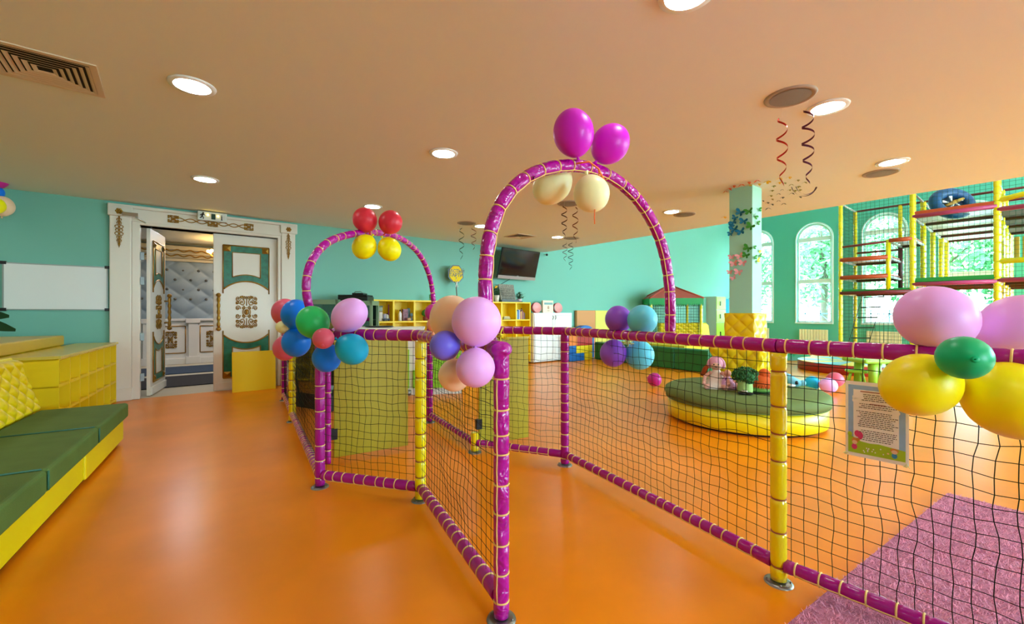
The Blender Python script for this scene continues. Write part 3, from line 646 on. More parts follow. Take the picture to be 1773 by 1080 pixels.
floorball(1133, 657, 24, 'rose', 'round glossy magenta ball alone on the floor before the green barrier')
floorball(1406, 663, 24, 'cyan', 'bright blue balloon on the floor behind the ottoman')
floorball(1434, 667, 26, 'pink', 'front pink balloon on the floor beside the blue one', 1.1)
floorball(1446, 657, 25, 'coral', 'rear rose pink balloon on the floor behind the pink one', 1.1)
# strings
m = MB(); a = at(1036, 292, dt-.05); m.tube([a, a+V((.01, 0, -.06)), a+V((-.01, .01, -.15)), a+V((-.02, .01, -.26)), a+V((-.018, .01, -.30))], .003, 5); m.tube([at(998, 283, dt-.05), at(1020, 280, dt-.06), at(1036, 292, dt-.05), at(1046, 312, dt-.05)], .005, 5)
put('balloon_string', m, mat('orange_string', '#FF7A28', .5), label='orange string hanging from the crown of the big arch', category='string')
def bow(p, s, name, m_, label, cat='ribbon', seed=1):
    mb = MB(); rr = random.Random(seed)
    for k in range(9):
        a = V((rr.gauss(0, 1), rr.gauss(0, 1), rr.gauss(0, .7))).normalized()*s; b = V((rr.gauss(0, 1), rr.gauss(0, 1), rr.gauss(0, .7))).normalized()*s*.6
        mb.tube([p, p+a*.6+b*.3, p+a, p+b*.5, p], .004, 4)
    put(name, mb, m_, label=label, category=cat)
bow(at(866, 583, 2.02), .045, 'ribbon_bow', mat('yellow_ribbon', '#E8D820', .4), 'crumpled yellow ribbon tied on top of the front post')
bow(at(1086, 592, dm), .05, 'ribbon_bow', mat('pale_ribbon', '#D9E6A0', .4), 'pale ribbon tied round the rail between the blue and violet balloons', seed=3)

# ------------------------------------------------------------------ notice on the net
fd = (F2-F_).normalized(); nn = fd.cross(UP)
if nn.dot(CAM-F_) < 0: nn = -nn
tl = onplane(1468, 660, F_, F2)+nn*.02; tr_ = onplane(1573, 679, F_, F2)+nn*.02; bl_ = onplane(1458, 780, F_, F2)+nn*.012
ux = (V((tr_.x, tr_.y, 0))-V((tl.x, tl.y, 0))); NWd = ux.length; ux.normalize(); NH = tl.z-bl_.z
MN = frame(V((tl.x, tl.y, tl.z)), ux, UP)
tN = thing('notice', 'laminated rules notice with two cartoon children tied to the net', 'notice', (tl.x, tl.y, tl.z-NH))
zz = MN.to_3x3() @ V((0, 0, 1)); sgn = 1 if zz.dot(CAM-tl) > 0 else -1
def rect(m, x0, y0, x1, y1, z): m.box((x0*NWd, -y1*NH, sgn*z-.0002), (x1*NWd, -y0*NH, sgn*z+.0002), MN)
def blob(m, cx, cy, rx, ry, z, n=18): m.add([MN @ V(((cx+rx*math.cos(2*PI*k/n))*NWd, -(cy+ry*math.sin(2*PI*k/n))*NH, sgn*z)) for k in range(n)], [tuple(range(n))[::(-1 if sgn > 0 else 1)]])
m = MB(); rect(m, -.02, -.02, 1.02, 1.02, 0); put('sheet', m, mat('laminate', '#FFFFFF', .2), tN)
m = MB(); rect(m, .03, .03, .97, .97, .0010); put('blue_border', m, mat('notice_blue', '#9CC4F4', .4, var=.08, vscale=20), tN)
m = MB(); rect(m, .12, .09, .87, .82, .0016)
for cx, cy, rx, ry in ((.17, .24, .07, .04), (.15, .20, .05, .035), (.20, .45, .05, .03), (.84, .35, .05, .03)): blob(m, cx, cy, rx, ry, .0022)
put('white_field', m, mat('notice_white', '#FFFFFF', .4), tN)
m = MB(); pts = [(.03, .74), (.1, .745), (.25, .80), (.4, .81), (.55, .80), (.75, .815), (.97, .83), (.97, .97), (.03, .97)]
m.add([MN @ V((x*NWd, -y*NH, sgn*.0028)) for x, y in pts], [tuple(range(len(pts)))[::(-1 if sgn > 0 else 1)]]); blob(m, .06, .72, .04, .035, .0028); put('green_meadow', m, mat('notice_green', '#A6CE2C', .4), tN)
M_INK = mat('ink', '#3A3A40', .6); m = MB(); rr = random.Random(5); yy = .155
lines = [(.24, .8, 1)]*4+[None]+[(.2, .84, 2)]*3+[None]+[(.17, .86, 2)]*9+[None]+[(.2, .84, 2)]*6
ly = .15
for li, l_ in enumerate(lines):
    if l_ is None: ly += .028; continue
    a, b, _ = l_; a += rr.random()*.08; b -= rr.random()*.10; x = a; th = .0045
    while x < b:
        wl = .018+rr.random()*.05; rect(m, x, ly-th, min(b, x+wl), ly+th, .0024); x += wl+.012
    ly += .0255
put('text_lines', m, M_INK, tN)
m = MB(); rect(m, .24, .105, .62, .118, .0024); rect(m, .40, .268, .66, .278, .0025); put('heading_line', m, mat('ink_red', '#9B5A56', .6), tN)
m = MB(); blob(m, .15, .80, .06, .04, .0034); blob(m, .20, .78, .035, .02, .0034); blob(m, .80, .845, .07, .028, .0034); put('hair', m, mat('cartoon_hair', '#D9913F', .5), tN)
m = MB(); blob(m, .145, .825, .045, .028, .0038); blob(m, .80, .865, .05, .026, .0038); blob(m, .70, .90, .02, .01, .0036); put('faces', m, mat('cartoon_skin', '#F3CFA6', .5), tN)
m = MB(); blob(m, .14, .885, .05, .04, .0036); put('pink_dress', m, mat('cartoon_pink', '#DB3D7C', .5), tN)
m = MB(); blob(m, .19, .70, .05, .045, .0036); blob(m, .24, .72, .05, .05, .0037); put('printed_balloon', m, mat('cartoon_pink', '#DB3D7C', .5), tN)
m = MB(); blob(m, .80, .915, .045, .035, .0036); put('blue_shirt', m, mat('cartoon_blue', '#2F97D6', .5), tN)
m = MB()
for k in range(12): blob(m, .25+rr.random()*.4, .86+rr.random()*.08, .012, .009, .0034, 8)
put('daisies', m, mat('cartoon_white', '#F4F0F4', .5), tN)
for fx, fy, sd in ((0, 1.0, 11), (1.0, 1.02, 12)):
    p = MN @ V((fx*NWd, -fy*NH, sgn*.004)); mb = MB(); rr2 = random.Random(sd)
    for k in range(6):
        a_ = V((rr2.gauss(0, 1), rr2.gauss(0, 1), rr2.gauss(0, 1))).normalized()*.014; mb.tube([p, p+a_, p+a_*.4+V((0, 0, .006)), p], .0014, 4)
    put('ribbon_tie', mb, mat('tie_yellow', '#E9DF9C', .4), tN)

# ------------------------------------------------------------------ tufted padding helper
def tuft(m, O, U_, W_, lu, lv, su, sv, hgt, nu, nv, edge=.03, N=None, curve=None):
    U_ = V(U_).normalized(); W_ = V(W_).normalized(); N = V(N) if N is not None else U_.cross(W_)
    def fn(a, b):
        x = a*lu; y = b*lv; q = (abs(math.sin(PI*(x/su+y/sv))*math.sin(PI*(x/su-y/sv))))**.42
        ed = min(1, x/edge, (lu-x)/edge, y/edge, (lv-y)/edge); ed = math.sqrt(max(0, 1-(1-ed)**2)); off = curve(a, b) if curve else 0
        return V(O)+U_*x+W_*y+N*(hgt*q*ed+hgt*.8*ed+off)
    m.grid(fn, nu, nv); return m

# ------------------------------------------------------------------ round ottoman and the padding on the pillar
OC = V((5.88, 2.49, 0)); OR = .93
tO = thing('round_ottoman', 'round ottoman with green seat and yellow base around the pillar', 'ottoman', OC)
def holed(prof, zb, zt, hs=PW/2+.004, n=64):      # round body with a square hole that lets the pillar through
    loops = []
    def sq(k): an = 2*PI*k/n; c_, s_ = math.cos(an), math.sin(an); q = hs/max(abs(c_), abs(s_)); return V((PCX+q*c_, PCY+q*s_, 0))
    loops.append([sq(k)+UP*zb for k in range(n)])
    for r, z in prof: loops.append([OC+V((r*math.cos(2*PI*k/n), r*math.sin(2*PI*k/n), z)) for k in range(n)])
    loops.append([sq(k)+UP*zt for k in range(n)]); m = MB(); N = len(loops)
    m.add([p for l in loops for p in l], [(i*n+k, i*n+(k+1) % n, ((i+1) % N)*n+(k+1) % n, ((i+1) % N)*n+k) for i in range(N) for k in range(n)], True)
    return m
put('base', holed([(OR-.03, .03), (OR-.01, .04), (OR-.01, .262), (OR-.03, .266)], .03, .266), M_YVIN2, tO)
put('plinth', holed([(OR-.08, 0), (OR-.08, .03)], 0, .03), M_BLACK, tO)
put('seat', holed([(OR-.02, .268), (OR+.015, .28), (OR+.03, .33), (OR+.02, .38), (OR-.03, .41), (OR-.10, .42), (.62, .422)], .268, .42), M_OTTG, tO)
m = MB(); m.tube([OC+V(((OR+.012)*math.cos(2*PI*k/64), (OR+.012)*math.sin(2*PI*k/64), .27)) for k in range(64)], .006, 6, closed=True); put('piping', m, M_OTTG, tO)
tB = thing('pillar_backrest', 'yellow tufted backrest flaring round the pillar above the ottoman', 'backrest', (PCX, PCY, .42))
hb, ht = .22, .345; zb, zt_ = .424, .90
m = MB()
for k in range(4):
    an = PI/2*k; R_ = Matrix.Rotation(an, 3, 'Z'); c0 = V((PCX, PCY, 0))
    def fn(a, b, R_=R_):
        h_ = hb+(ht-hb)*b; x = (-1+2*a)*h_; z = zb+(zt_-zb)*b; s_ = .15; q = (abs(math.sin(PI*(a*3.5+b*2.2))*math.sin(PI*(a*3.5-b*2.2))))**.42; ed = min(1, a/.05, (1-a)/.05, b/.06, (1-b)/.06); ed = math.sqrt(max(0, 1-(1-ed)**2))
        return c0+R_ @ V((x, -h_-.035*q*ed, 0))+UP*z
    m.grid(fn, 70, 36)
m.box((PCX-ht, PCY-ht, zt_-.01), (PCX+ht, PCY+ht, zt_+.01)); put('tufted_back', m, M_YVIN, tB)
m = MB(); hh = PW/2+.045
for k in range(4):
    R_ = Matrix.Rotation(PI/2*k, 3, 'Z')
    def fn(a, b, R_=R_):
        z = .91+.47*b; q = (abs(math.sin(PI*(a*2+b*2.5))*math.sin(PI*(a*2-b*2.5))))**.42; ed = min(1, a/.08, (1-a)/.08, b/.05, (1-b)/.05); ed = math.sqrt(max(0, 1-(1-ed)**2))
        return V((PCX, PCY, 0))+R_ @ V(((-1+2*a)*hh, -hh-.018*q*ed, 0))+UP*z
    m.grid(fn, 40, 50)
m.box((PCX-hh, PCY-hh, 1.375), (PCX+hh, PCY+hh, 1.385)); put('pillar_wrap', m, M_YVIN, tB)

# dolls and plush toys on the ottoman
ZO = .422
def face(m_parent, p, r, fwd, up=UP):      # eyes and mouth on a toy head
    side = up.cross(fwd).normalized(); m = MB()
    for s in (-1, 1): m.ell(p+fwd*r*.88+side*s*r*.35+up*r*.12, r*.13, 8, 6)
    m.tube([p+fwd*r*.95+side*r*k*.12-up*r*(.35-.05*abs(k)) for k in (-2, -1, 0, 1, 2)], r*.05, 5); put('face', m, M_BLACK, m_parent)
p = onz(1240, 671, ZO); fwd = (V((0, 0, 0))-V((p.x, p.y, 0))).normalized(); side = UP.cross(fwd)
sz = 40/FPX*5.5
t = thing('rag_doll', 'rag doll in a white dress with pink bonnet sitting on the ottoman', 'doll', p)
m = MB(); m.lathe([(.0, 0), (.17, .0), (.16, .03), (.11, .08), (.065, .16), (.04, .20), (0, .21)], p-fwd*.03, 28, M=Matrix(((1, 0, 0), (0, .8, 0), (0, 0, 1)))); put('dress', m, mat('doll_dress', '#E9DCD2', .8, bump=.5, bscale=14, var=.1, vscale=9), t)
m = MB(); m.ell(p+V((0, 0, .25))-fwd*.02, (.062, .062, .065), 16, 12); put('head', m, mat('doll_skin', '#E9B79E', .7), t)
face(t, p+V((0, 0, .25))-fwd*.02, .062, fwd)
m = MB(); m.ell(p+V((0, 0, .265))-fwd*.04, (.078, .078, .075), 16, 12)
m.tube([p+V((0, 0, .25))-fwd*.02+(side*math.cos(a_)+UP*math.sin(a_))*.08 for a_ in [k*PI/12 for k in range(-2, 15)]], .016, 6); put('bonnet', m, mat('doll_bonnet', '#DE9CB0', .8, bump=.4, bscale=30), t)
m = MB()
for s in (-1, 1):
    m.tube([p+V((0, 0, .17))+side*s*.05, p+side*s*.11+V((0, 0, .12))+fwd*.03, p+side*s*.12+V((0, 0, .06))+fwd*.09], [.022, .02, .018], 8); m.ell(p+side*s*.12+V((0, 0, .055))+fwd*.095, .02, 8, 6)
    m.tube([p+side*s*.05+V((0, 0, .03))+fwd*.02, p+side*s*.09+V((0, 0, .025))+fwd*.15], [.028, .024], 8); m.ell(p+side*s*.092+V((0, 0, .03))+fwd*.165, .028, 8, 6)
put('limbs', m, mat('doll_limbs', '#E2A99A', .8), t)
m = MB(); pp = p+side*.0+V((0, 0, 0))
for s in (-1, 1):
    for k in range(3): m.tube([p+V((0, 0, .27))-fwd*.04-side*.06*1, p-side*(.10+.01*k)+V((0, 0, .2))-fwd*.02*k, p-side*(.13+.012*k)+V((0, 0, .12))-fwd*.02*k], [.014, .016, .01], 6)
put('hair', m, mat('doll_hair', '#D8642A', .8), t)
pf = p+side*.13+fwd*.02      # flower doll beside
t = thing('flower_doll', 'small doll in purple flowered dress slumped beside the rag doll', 'doll', pf)
m = MB(); rr = random.Random(2); m.lathe([(0, 0), (.10, 0), (.09, .04), (.05, .10), (.03, .13), (0, .135)], pf, 20); put('dress', m, mat('flower_dress', '#D8A7D6', .8, bump=.4, bscale=20), t)
m = MB()
for k in range(40):
    an = rr.random()*6.28; z = rr.random()*.11; R_ = .10-z*.6; m.ell(pf+V((R_*math.cos(an), R_*math.sin(an), z+.005)), .009, 6, 4)
put('flower_dots', m, mat('flower_purple', '#7E2F8E', .8), t)
m = MB(); m.ell(pf+V((0, 0, .165)), .038, 12, 10); m.tube([pf+side*.05+V((0, 0, .1)), pf+side*.09+V((0, 0, .05)), pf+side*.10+fwd*.05+V((0, 0, .02))], .014, 7); m.ell(pf+side*.11+fwd*.07+V((0, 0, .02)), .022, 8, 6); put('head', m, mat('doll_skin2', '#D9967E', .7), t)
p = onz(1290, 681, ZO)
for q_ in bpy.data.objects:
    if q_.name in ('rag_doll', 'flower_doll'): q_.scale = (1.18, 1.18, 1.18)
t = thing('broccoli_plush', 'plush broccoli toy with curly dark green crown and pale green stalk', 'plush toy', p)
m = MB(); m.tube([p, p+V((0, 0, .04)), p+V((0, 0, .12)), p+V((0, 0, .17))], [.075, .085, .08, .085], 18); put('stalk', m, mat('broccoli_stalk', '#A6C877', .85, bump=.4, bscale=25), t)
m = MB(); rr = random.Random(9); cc = p+V((0, 0, .215)); m.ell(cc, (.11, .11, .07), 16, 10)
for k in range(110):
    d = V((rr.gauss(0, 1), rr.gauss(0, 1), rr.gauss(0, 1)*.8+.2)).normalized(); q0 = cc+V((d.x*.12, d.y*.12, d.z*.08)); a_ = d.orthogonal().normalized(); b_ = d.cross(a_); R_ = .018+.014*rr.random(); ph = rr.random()*6
    m.tube([q0+(a_*math.cos(ph+j*.55)+b_*math.sin(ph+j*.55))*R_*(1-.05*j)+d*.003*j for j in range(11)], .0065, 4)
put('crown', m, mat('broccoli_green', '#2D6B33', .85, var=.3, vscale=20), t)
m = MB()
for s in (-1, 1): m.ell(p+side*s*.035+fwd*.09+V((0, 0, .018)), (.05, .05, .018), 12, 8)
put('feet', m, M_BLACK, t)
m = MB(); m.ell(p+fwd*.085-side*.01+V((0, 0, .04)), (.035, .035, .02), 12, 8); put('silver_buckle', m, M_CHROME, t)
p = onz(1319, 678, ZO)
t = thing('fox_plush', 'shaggy orange plush lying next to the broccoli toy on a green base', 'plush toy', p)
m = MB(); rr = random.Random(4); c0 = p+V((0, 0, .09)); m.ell(c0, (.11, .10, .075), 16, 12); m.ell(c0+V((0, 0, .075))+side*.02, (.055, .05, .055), 12, 10)
for k in range(500):
    d = V((rr.gauss(0, 1), rr.gauss(0, 1), rr.gauss(0, 1))).normalized(); up_ = k % 3 == 0
    q0 = (c0+V((0, 0, .075))+side*.02+d*.052) if up_ else c0+V((d.x*.108, d.y*.098, d.z*.073)); e_ = q0+d*.012+V((0, 0, -.026)); s_ = d.orthogonal().normalized()*.005; m.add([q0-s_, q0+s_, e_], [(0, 1, 2)])
put('fur_body', m, mat('orange_fur', '#DB5A12', .85), t)
m = MB(); m.ell(p+V((0, 0, .025))-side*.02, (.13, .11, .03), 16, 8); put('green_base', m, mat('plush_green', '#5E9435', .85), t)
m = MB(); m.box((-.16, -.10, 0), (.17, .04, .008), frame(p+fwd*.05, side, -fwd, UP)); put('black_strap', m, M_BLACK, t)
t.scale = (1.3, 1.3, 1.3)
p = onz(1371, 669, ZO)
t = thing('fish_plush', 'pale blue plush fish with a dark eye on the right of the ottoman', 'plush toy', p)
m = MB(); m.tube([p+V((0, 0, .17))-side*.09, p+V((0, 0, .12))-side*.04, p+V((0, 0, .07)), p+V((0, 0, .05))+side*.07, p+V((0, 0, .05))+side*.11], [.02, .05, .065, .05, .03], 14); m.ell(p+V((0, 0, .055))+side*.12, .038, 12, 8); put('body', m, mat('fish_blue', '#7CC4DC', .7), t)
m = MB(); m.ell(p+V((0, 0, .06))+side*.045+fwd*.048, (.022, .022, .026), 10, 8); put('eye', m, M_BLACK, t)
m = MB(); m.ell(p+V((0, 0, .022))-side*.01+fwd*.03, (.06, .05, .022), 12, 8); put('belly', m, M_WHITE2, t)

# ------------------------------------------------------------------ rug
R0 = onz(1455, 1012); R1 = onz(1641, 858); R2 = onz(1773, 888)
ru = (R1-R0).normalized(); rv = V((ru.y, -ru.x, 0)); LR = (R1-R0).length+.9; R0 = R0-ru*.9; WRg = 2.4
t = thing('shag_rug', 'pink shaggy rug on the floor behind the fence at the right', 'rug', R0)
MR = frame(R0, ru, -rv, UP)
if (MR @ V((0, -1, 0))-R0).dot(rv) < 0: pass
put('backing', MB().box((0, -WRg, .002), (LR, 0, .022), MR), mat('rug_pink', '#C07898', .95, var=.2, vscale=30, bump=.8, bscale=80), t)
m = MB(); rr = random.Random(3)
for k in range(52000):
    x = rr.random()*LR; y = -rr.random()*WRg; a_ = rr.random()*6.28; l_ = .012+.012*rr.random(); q0 = V((x, y, .02)); s_ = V((math.cos(a_), math.sin(a_), 0))*.0022; e_ = q0+V((math.cos(a_+1.4)*l_*.8+.008, math.sin(a_+1.4)*l_*.8, l_*.55))
    m.add([MR @ (q0-s_), MR @ (q0+s_), MR @ (e_+s_*.5), MR @ (e_-s_*.5)], [(0, 1, 2, 3)])
put('pile', m, mat('rug_pile', '#E8A0C0', .95, var=.25, vscale=25), t, kind='stuff')

# ------------------------------------------------------------------ sofa
S1 = V((-.345, 6.20, 0)); sd = (V((-.345, 6.20, 0))-V((-.66, 3.34, 0))).normalized(); sn = V((-sd.y, sd.x, 0))      # sd towards the door, sn away from the aisle
MS = frame(S1, -sd, sn, UP)      # x back towards the viewer, y into the sofa, z up
if MS.to_3x3().determinant() < 0: MS = frame(S1, -sd, sn, UP)
t = thing('sofa', 'long low sofa with green cushions, yellow base and tufted back', 'sofa', S1)
SD = .66; NCU = 4; LC = 1.16
for k in range(NCU):
    put('seat_cushion', MB().box((k*LC+.006, -.02, .27), ((k+1)*LC-.006, SD, .425), MS), M_FOAMG, t, bevel=.028, bseg=4)
    pz = MB(); pz.tube([MS @ V(((k+1)*LC-.004, y, .424)) for y in (0.01, .3, SD)], .006, 5); pz.tube([MS @ V(((k+1)*LC-.004, -.02, z)) for z in (.41, .29)], .006, 5)
    put('piping', pz, mat('teal_piping', '#2E6A52', .5), t)
for k, (a_, b_, o_) in enumerate(((0.02, 1.35, .02), (1.36, 3.0, .035), (3.01, NCU*LC, .02))):
    put('base', MB().box((a_, o_, .04), (b_, SD, .27), MS), M_YVIN2, t, bevel=.012)
put('plinth', MB().box((.06, .07, 0), (NCU*LC, SD-.02, .05), MS), M_BLACK, t)
m = MB(); Lb = NCU*LC
def bk(a, b):
    x = .02+a*(Lb-.04); z = .42+.52*b; q = (abs(math.sin(PI*(x/.19+z/.15))*math.sin(PI*(x/.19-z/.15))))**.45; ed = min(1, b/.1, (1-b)/.08, x/.06); ed = math.sqrt(max(0, 1-(1-ed)**2)); roll = .05*math.exp(-((b-.93)/.08)**2)
    return MS @ V((x, SD+.02+.16*b-(.032*q+.04)*ed-roll*.3, z))
m.grid(bk, 620, 60); put('tufted_backrest', m, M_YVIN, t)
m = MB(); pts = [(SD+.02, .05), (SD+.02, .42), (SD+.17, .96), (SD+.30, .95), (SD+.34, .05)]; m.prism([MS @ V((.02, y, z)) for y, z in pts], MS.to_3x3() @ V((Lb-.04, 0, 0))); put('back_shell', m, M_YVIN2, t, bevel=.01)
# ------------------------------------------------------------------ cubby shelf and the padded block behind it
P1 = V((-.90, 6.58, 0)); P2 = V((-.62, 9.05, 0)); cu = (P2-P1).normalized(); LCb = (P2-P1).length; cn_ = V((-cu.y, cu.x, 0)); MCb = frame(P1, cu, cn_, UP)
t = thing('cubby_shelf', 'yellow cubby shelf with small open compartments beside the double door', 'shelf', P1)
m = MB(); m.box((-.01, -.02, .90), (LCb+.03, .46, .93), MCb); put('shelf_top', m, mat('shelf_top_yellow', '#D8BE4A', .25, .5), t, bevel=.004)
m = MB(); NCb = 7; NR = 3; dw = LCb/NCb
for k in range(NCb+1): m.box((k*dw-.010+(.01 if k == 0 else 0), 0, 0), (k*dw+.010-(.01 if k == NCb else 0), .42, .90), MCb)
for j in range(NR+1): z = .02+j*.86/NR; m.box((0, .004, z), (LCb, .42, z+.018), MCb)
m.box((0, .42, 0), (LCb, .44, .90), MCb); put('carcass', m, M_YBRD, t)
for k in range(NCb):      # lower lip of each compartment
    pass
m = MB()
for j in range(NR):
    z = .02+j*.86/NR+.018
    for k in range(NCb): m.add([MCb @ V((k*dw+.01, .006, z+.014)), MCb @ V(((k+1)*dw-.01, .006, z+.014)), MCb @ V(((k+1)*dw-.01, .006, z)), MCb @ V((k*dw+.01, .006, z))], [(0, 1, 2, 3)])
    for k in range(NCb): m.prism([MCb @ V((k*dw+.01, .02, z)), MCb @ V((k*dw+.01, .40, z+.06)), MCb @ V((k*dw+.01, .40, z))], MCb.to_3x3() @ V((dw-.02, 0, 0)))
put('compartment_lip', m, M_YBRD, t)
b0 = MCb @ V((.3, .47, 0))
t2 = thing('padded_block', 'large yellow padded bench block against the wall below the whiteboard', 'bench', b0)
m = MB(); m.box((.45, .48, 0), (LCb-.45, 2.6, .93), MCb); put('base', m, M_YVIN2, t2, bevel=.02)
m = MB(); m.box((-.9, .47, .932), (LCb-.42, 2.6, 1.07), MCb); put('top_cushion', m, mat('block_yellow', '#D9AC14', .3, .5), t2, bevel=.02, bseg=3)
# potted plant at the picture edge
pp = MCb @ V((.55, 1.06, 1.071))
t = thing('potted_plant', 'dark green leafy plant cut by the left picture edge', 'plant', pp)
m = MB(); m.lathe([(0, 0), (.09, 0), (.12, .18), (.125, .19), (.10, .19), (0, .17)], pp, 20); put('pot', m, M_WHITE, t)
m = MB()
def leafm(m, o, d, L, W_, bend, face=None):
    d = V(d).normalized(); s_ = d.cross(face if face is not None else UP).normalized(); pts = []
    for k in range(9):
        q = k/8; w_ = W_*math.sin(PI*min(1, q*.9+.06))**.8; c_ = o+d*L*q+UP*(bend*q*q*L); pts += [c_-s_*w_+UP*w_*.25, c_-UP*.0, c_+s_*w_+UP*w_*.25]
    m.add(pts, [(3*k+j, 3*k+j+1, 3*k+j+4, 3*k+j+3) for k in range(8) for j in (0, 1)], True)
top = pp+V((0, 0, .18))
for k in range(12):
    an = k*2.4; el = .3+.5*random.random(); st = top+V((math.cos(an)*.05, math.sin(an)*.05, .05)); e_ = top+V((math.cos(an)*.12, math.sin(an)*.12, .10+.12*random.random())); m.tube([top, st, e_], .006, 5); leafm(m, e_, (math.cos(an), math.sin(an), .3), .24, .05, -.6)
for tx, ty, L in ((27, 572, .0), (16, 548, .0)):
    tip = at(tx, ty, (top-CAM).dot(FW)); d = tip-(top+V((0, 0, .12))); leafm(m, top+V((0, 0, .12)), d, d.length, .075, 0, face=FW)
put('foliage', m, mat('plant_leaf', '#1E4420', .35, .5), t)
# ------------------------------------------------------------------ whiteboard
wl, wr = X(6), X(186); t = thing('whiteboard', 'wide white board hung on the wall left of the double door', 'whiteboard', ((wl+wr)/2, YD, 1.44))
z0 = ony(186, 536, YD).z; z1 = ony(186, 463, YD).z
put('board', MB().box((wl, YD-.02, z0), (wr, YD-.002, z1)), mat('whiteboard_white', '#E4E6E2', .25), t)
m = MB()
for a_, b_ in (((wl, z0), (wr, z0)), ((wl, z1), (wr, z1)), ((wl, z0), (wl, z1)), ((wr, z0), (wr, z1))): m.box((min(a_[0], b_[0])-.008, YD-.026, min(a_[1], b_[1])-.008), (max(a_[0], b_[0])+.008, YD-.001, max(a_[1], b_[1])+.008))
put('frame', m, mat('alu_frame', '#A9AFAC', .3, metal=.6), t)
m = MB()
for x in (wl, wr):
    for z in (z0, z1): m.box((x-.03, YD-.03, z-.022), (x+.03, YD, z+.022))
put('corner_caps', m, M_BLACK, t)
# yellow board leaning on the closed door leaf
ya = onz(402, 680); yb = onz(481, 675); yb = V((yb.x, ya.y, 0)) ; zt2 = .70
put('yellow_board', MB().prism([(ya.x, ya.y-.01, 0.0), (yb.x, ya.y-.01, 0), (yb.x, ya.y+.02, 0), (ya.x, ya.y+.02, 0)], (0, .04, zt2)), M_YBRD, bevel=.004, label='plain square yellow board leaning against the closed door leaf', category='board')

# ------------------------------------------------------------------ yellow wall shelves with toys
YS = 8.78
sx0, sx1 = ony(643, 540, YS).x, ony(918, 540, YS).x; NS = 9; dws = (sx1-sx0)/NS; ZST = ony(915, 523.5, YS).z; rh = .46
t = thing('yellow_shelf', 'long yellow open cube shelf along the back wall', 'shelf', ((sx0+sx1)/2, YS+.18, 0))
m = MB(); zrow = [ZST-.03-rh*k for k in range(4)]
for k in range(NS+1): m.box((sx0+k*dws-.02, YS, .05), (sx0+k*dws+.02, YD-.02, ZST))
for z in zrow: m.box((sx0-.02, YS+.003, z), (sx1+.02, YD-.02, z+.035))
m.box((sx0, YD-.03, .05), (sx1, YD-.01, ZST)); put('carcass', m, M_YBRD, t, bevel=.003)
zs = zrow[1]+.036
def shx(px): return ony(px, 540, YS+.15).x
def item(name, mb, m_, label, cat, grp='toys and bottles on the yellow shelf'): return put(name, mb, m_, label=label, category=cat, group=grp)
yy = YS+.13
def bottle(x, h_, r, col, capc, label):
    t_ = thing('bottle', label, 'bottle', (x, yy, zs), 'toys and bottles on the yellow shelf'); m = MB(); m.lathe([(0, 0), (r, 0), (r, h_*.68), (r*.4, h_*.82), (r*.4, h_*.9), (0, h_*.9)], (x, yy, zs), 14); put('body', m, mat('bottle_'+col, col, .3), t_)
    m = MB(); m.lathe([(r*.45, h_*.88), (r*.45, h_), (0, h_)], (x, yy, zs), 12); put('cap', m, mat('cap_'+capc, capc, .4), t_)
bx = shx(651); item('striped_box', MB().box((bx, yy-.04, zs), (bx+.05, yy+.06, zs+.30)), mat('toy_orange_pink', '#D8604C', .5, var=.6, vscale=12), 'narrow orange and pink box at the left end of the yellow shelf', 'box')
bx = shx(657); t_ = thing('toy_robot', 'pale toy figure with green cap in the leftmost visible shelf cube', 'toy', (bx, yy, zs), 'toys and bottles on the yellow shelf'); m = MB(); m.box((bx-.035, yy-.05, zs), (bx+.045, yy+.03, zs+.20)); put('body', m, mat('toy_cream', '#CFC7B4', .5), t_, bevel=.01); m = MB(); m.box((bx-.04, yy-.05, zs+.21), (bx+.045, yy+.03, zs+.30)); put('head', m, mat('toy_grey', '#8E9A86', .5), t_, bevel=.01); m = MB(); m.box((bx-.045, yy-.055, zs+.30), (bx+.05, yy+.035, zs+.33)); put('cap', m, mat('toy_cap', '#4B5B3A', .5), t_, bevel=.005)
bx = shx(664); item('toy_car', MB().box((bx-.06, yy-.09, zs+.02), (bx+.10, yy+.0, zs+.055)).ell((bx-.03, yy-.09, zs+.022), .02, 8, 6).ell((bx+.07, yy-.09, zs+.022), .02, 8, 6), M_GREYD, 'dark toy car lying in the left shelf cube', 'toy')
bottle(shx(670), .17, .035, '#E6E0CC', '#222222', 'small cream bottle with black cap in the left shelf cube')
bx = shx(672.5); item('toy_stick', MB().tube([(bx, yy, zs), (bx-.005, yy, zs+.36)], .014, 8), mat('toy_mauve', '#8E3A62', .5), 'tall thin mauve stick standing in the left shelf cube', 'toy')
bx = shx(667); item('grey_jar', MB().lathe([(0, 0), (.04, 0), (.045, .14), (.03, .16), (0, .16)], (bx, yy+.04, zs), 14), mat('jar_grey', '#B7B4C6', .4), 'pale lilac jar behind the cream bottle in the left cube', 'jar')
bx = shx(677); item('toy_block', MB().box((bx-.02, yy-.05, zs), (bx+.03, yy, zs+.07)), M_GREYD, 'small dark block at the right of the left shelf cube', 'toy')
bottle(shx(692), .24, .036, '#EDE9E2', '#2B2324', 'white pump bottle with dark top in the second shelf cube')
bx = shx(701); item('picture_box', MB().box((bx-.06, yy-.02, zs), (bx+.06, yy+.04, zs+.26)), mat('box_mauve', '#7E4A56', .5, var=.7, vscale=22), 'patterned mauve box in the second shelf cube', 'box')
bx = shx(709); item('picture_box', MB().box((bx-.03, yy+.06, zs), (bx+.10, yy+.09, zs+.28)), mat('box_blue', '#5C8C9E', .5, var=.4, vscale=14), 'blue grey box at the back of the second shelf cube', 'box')
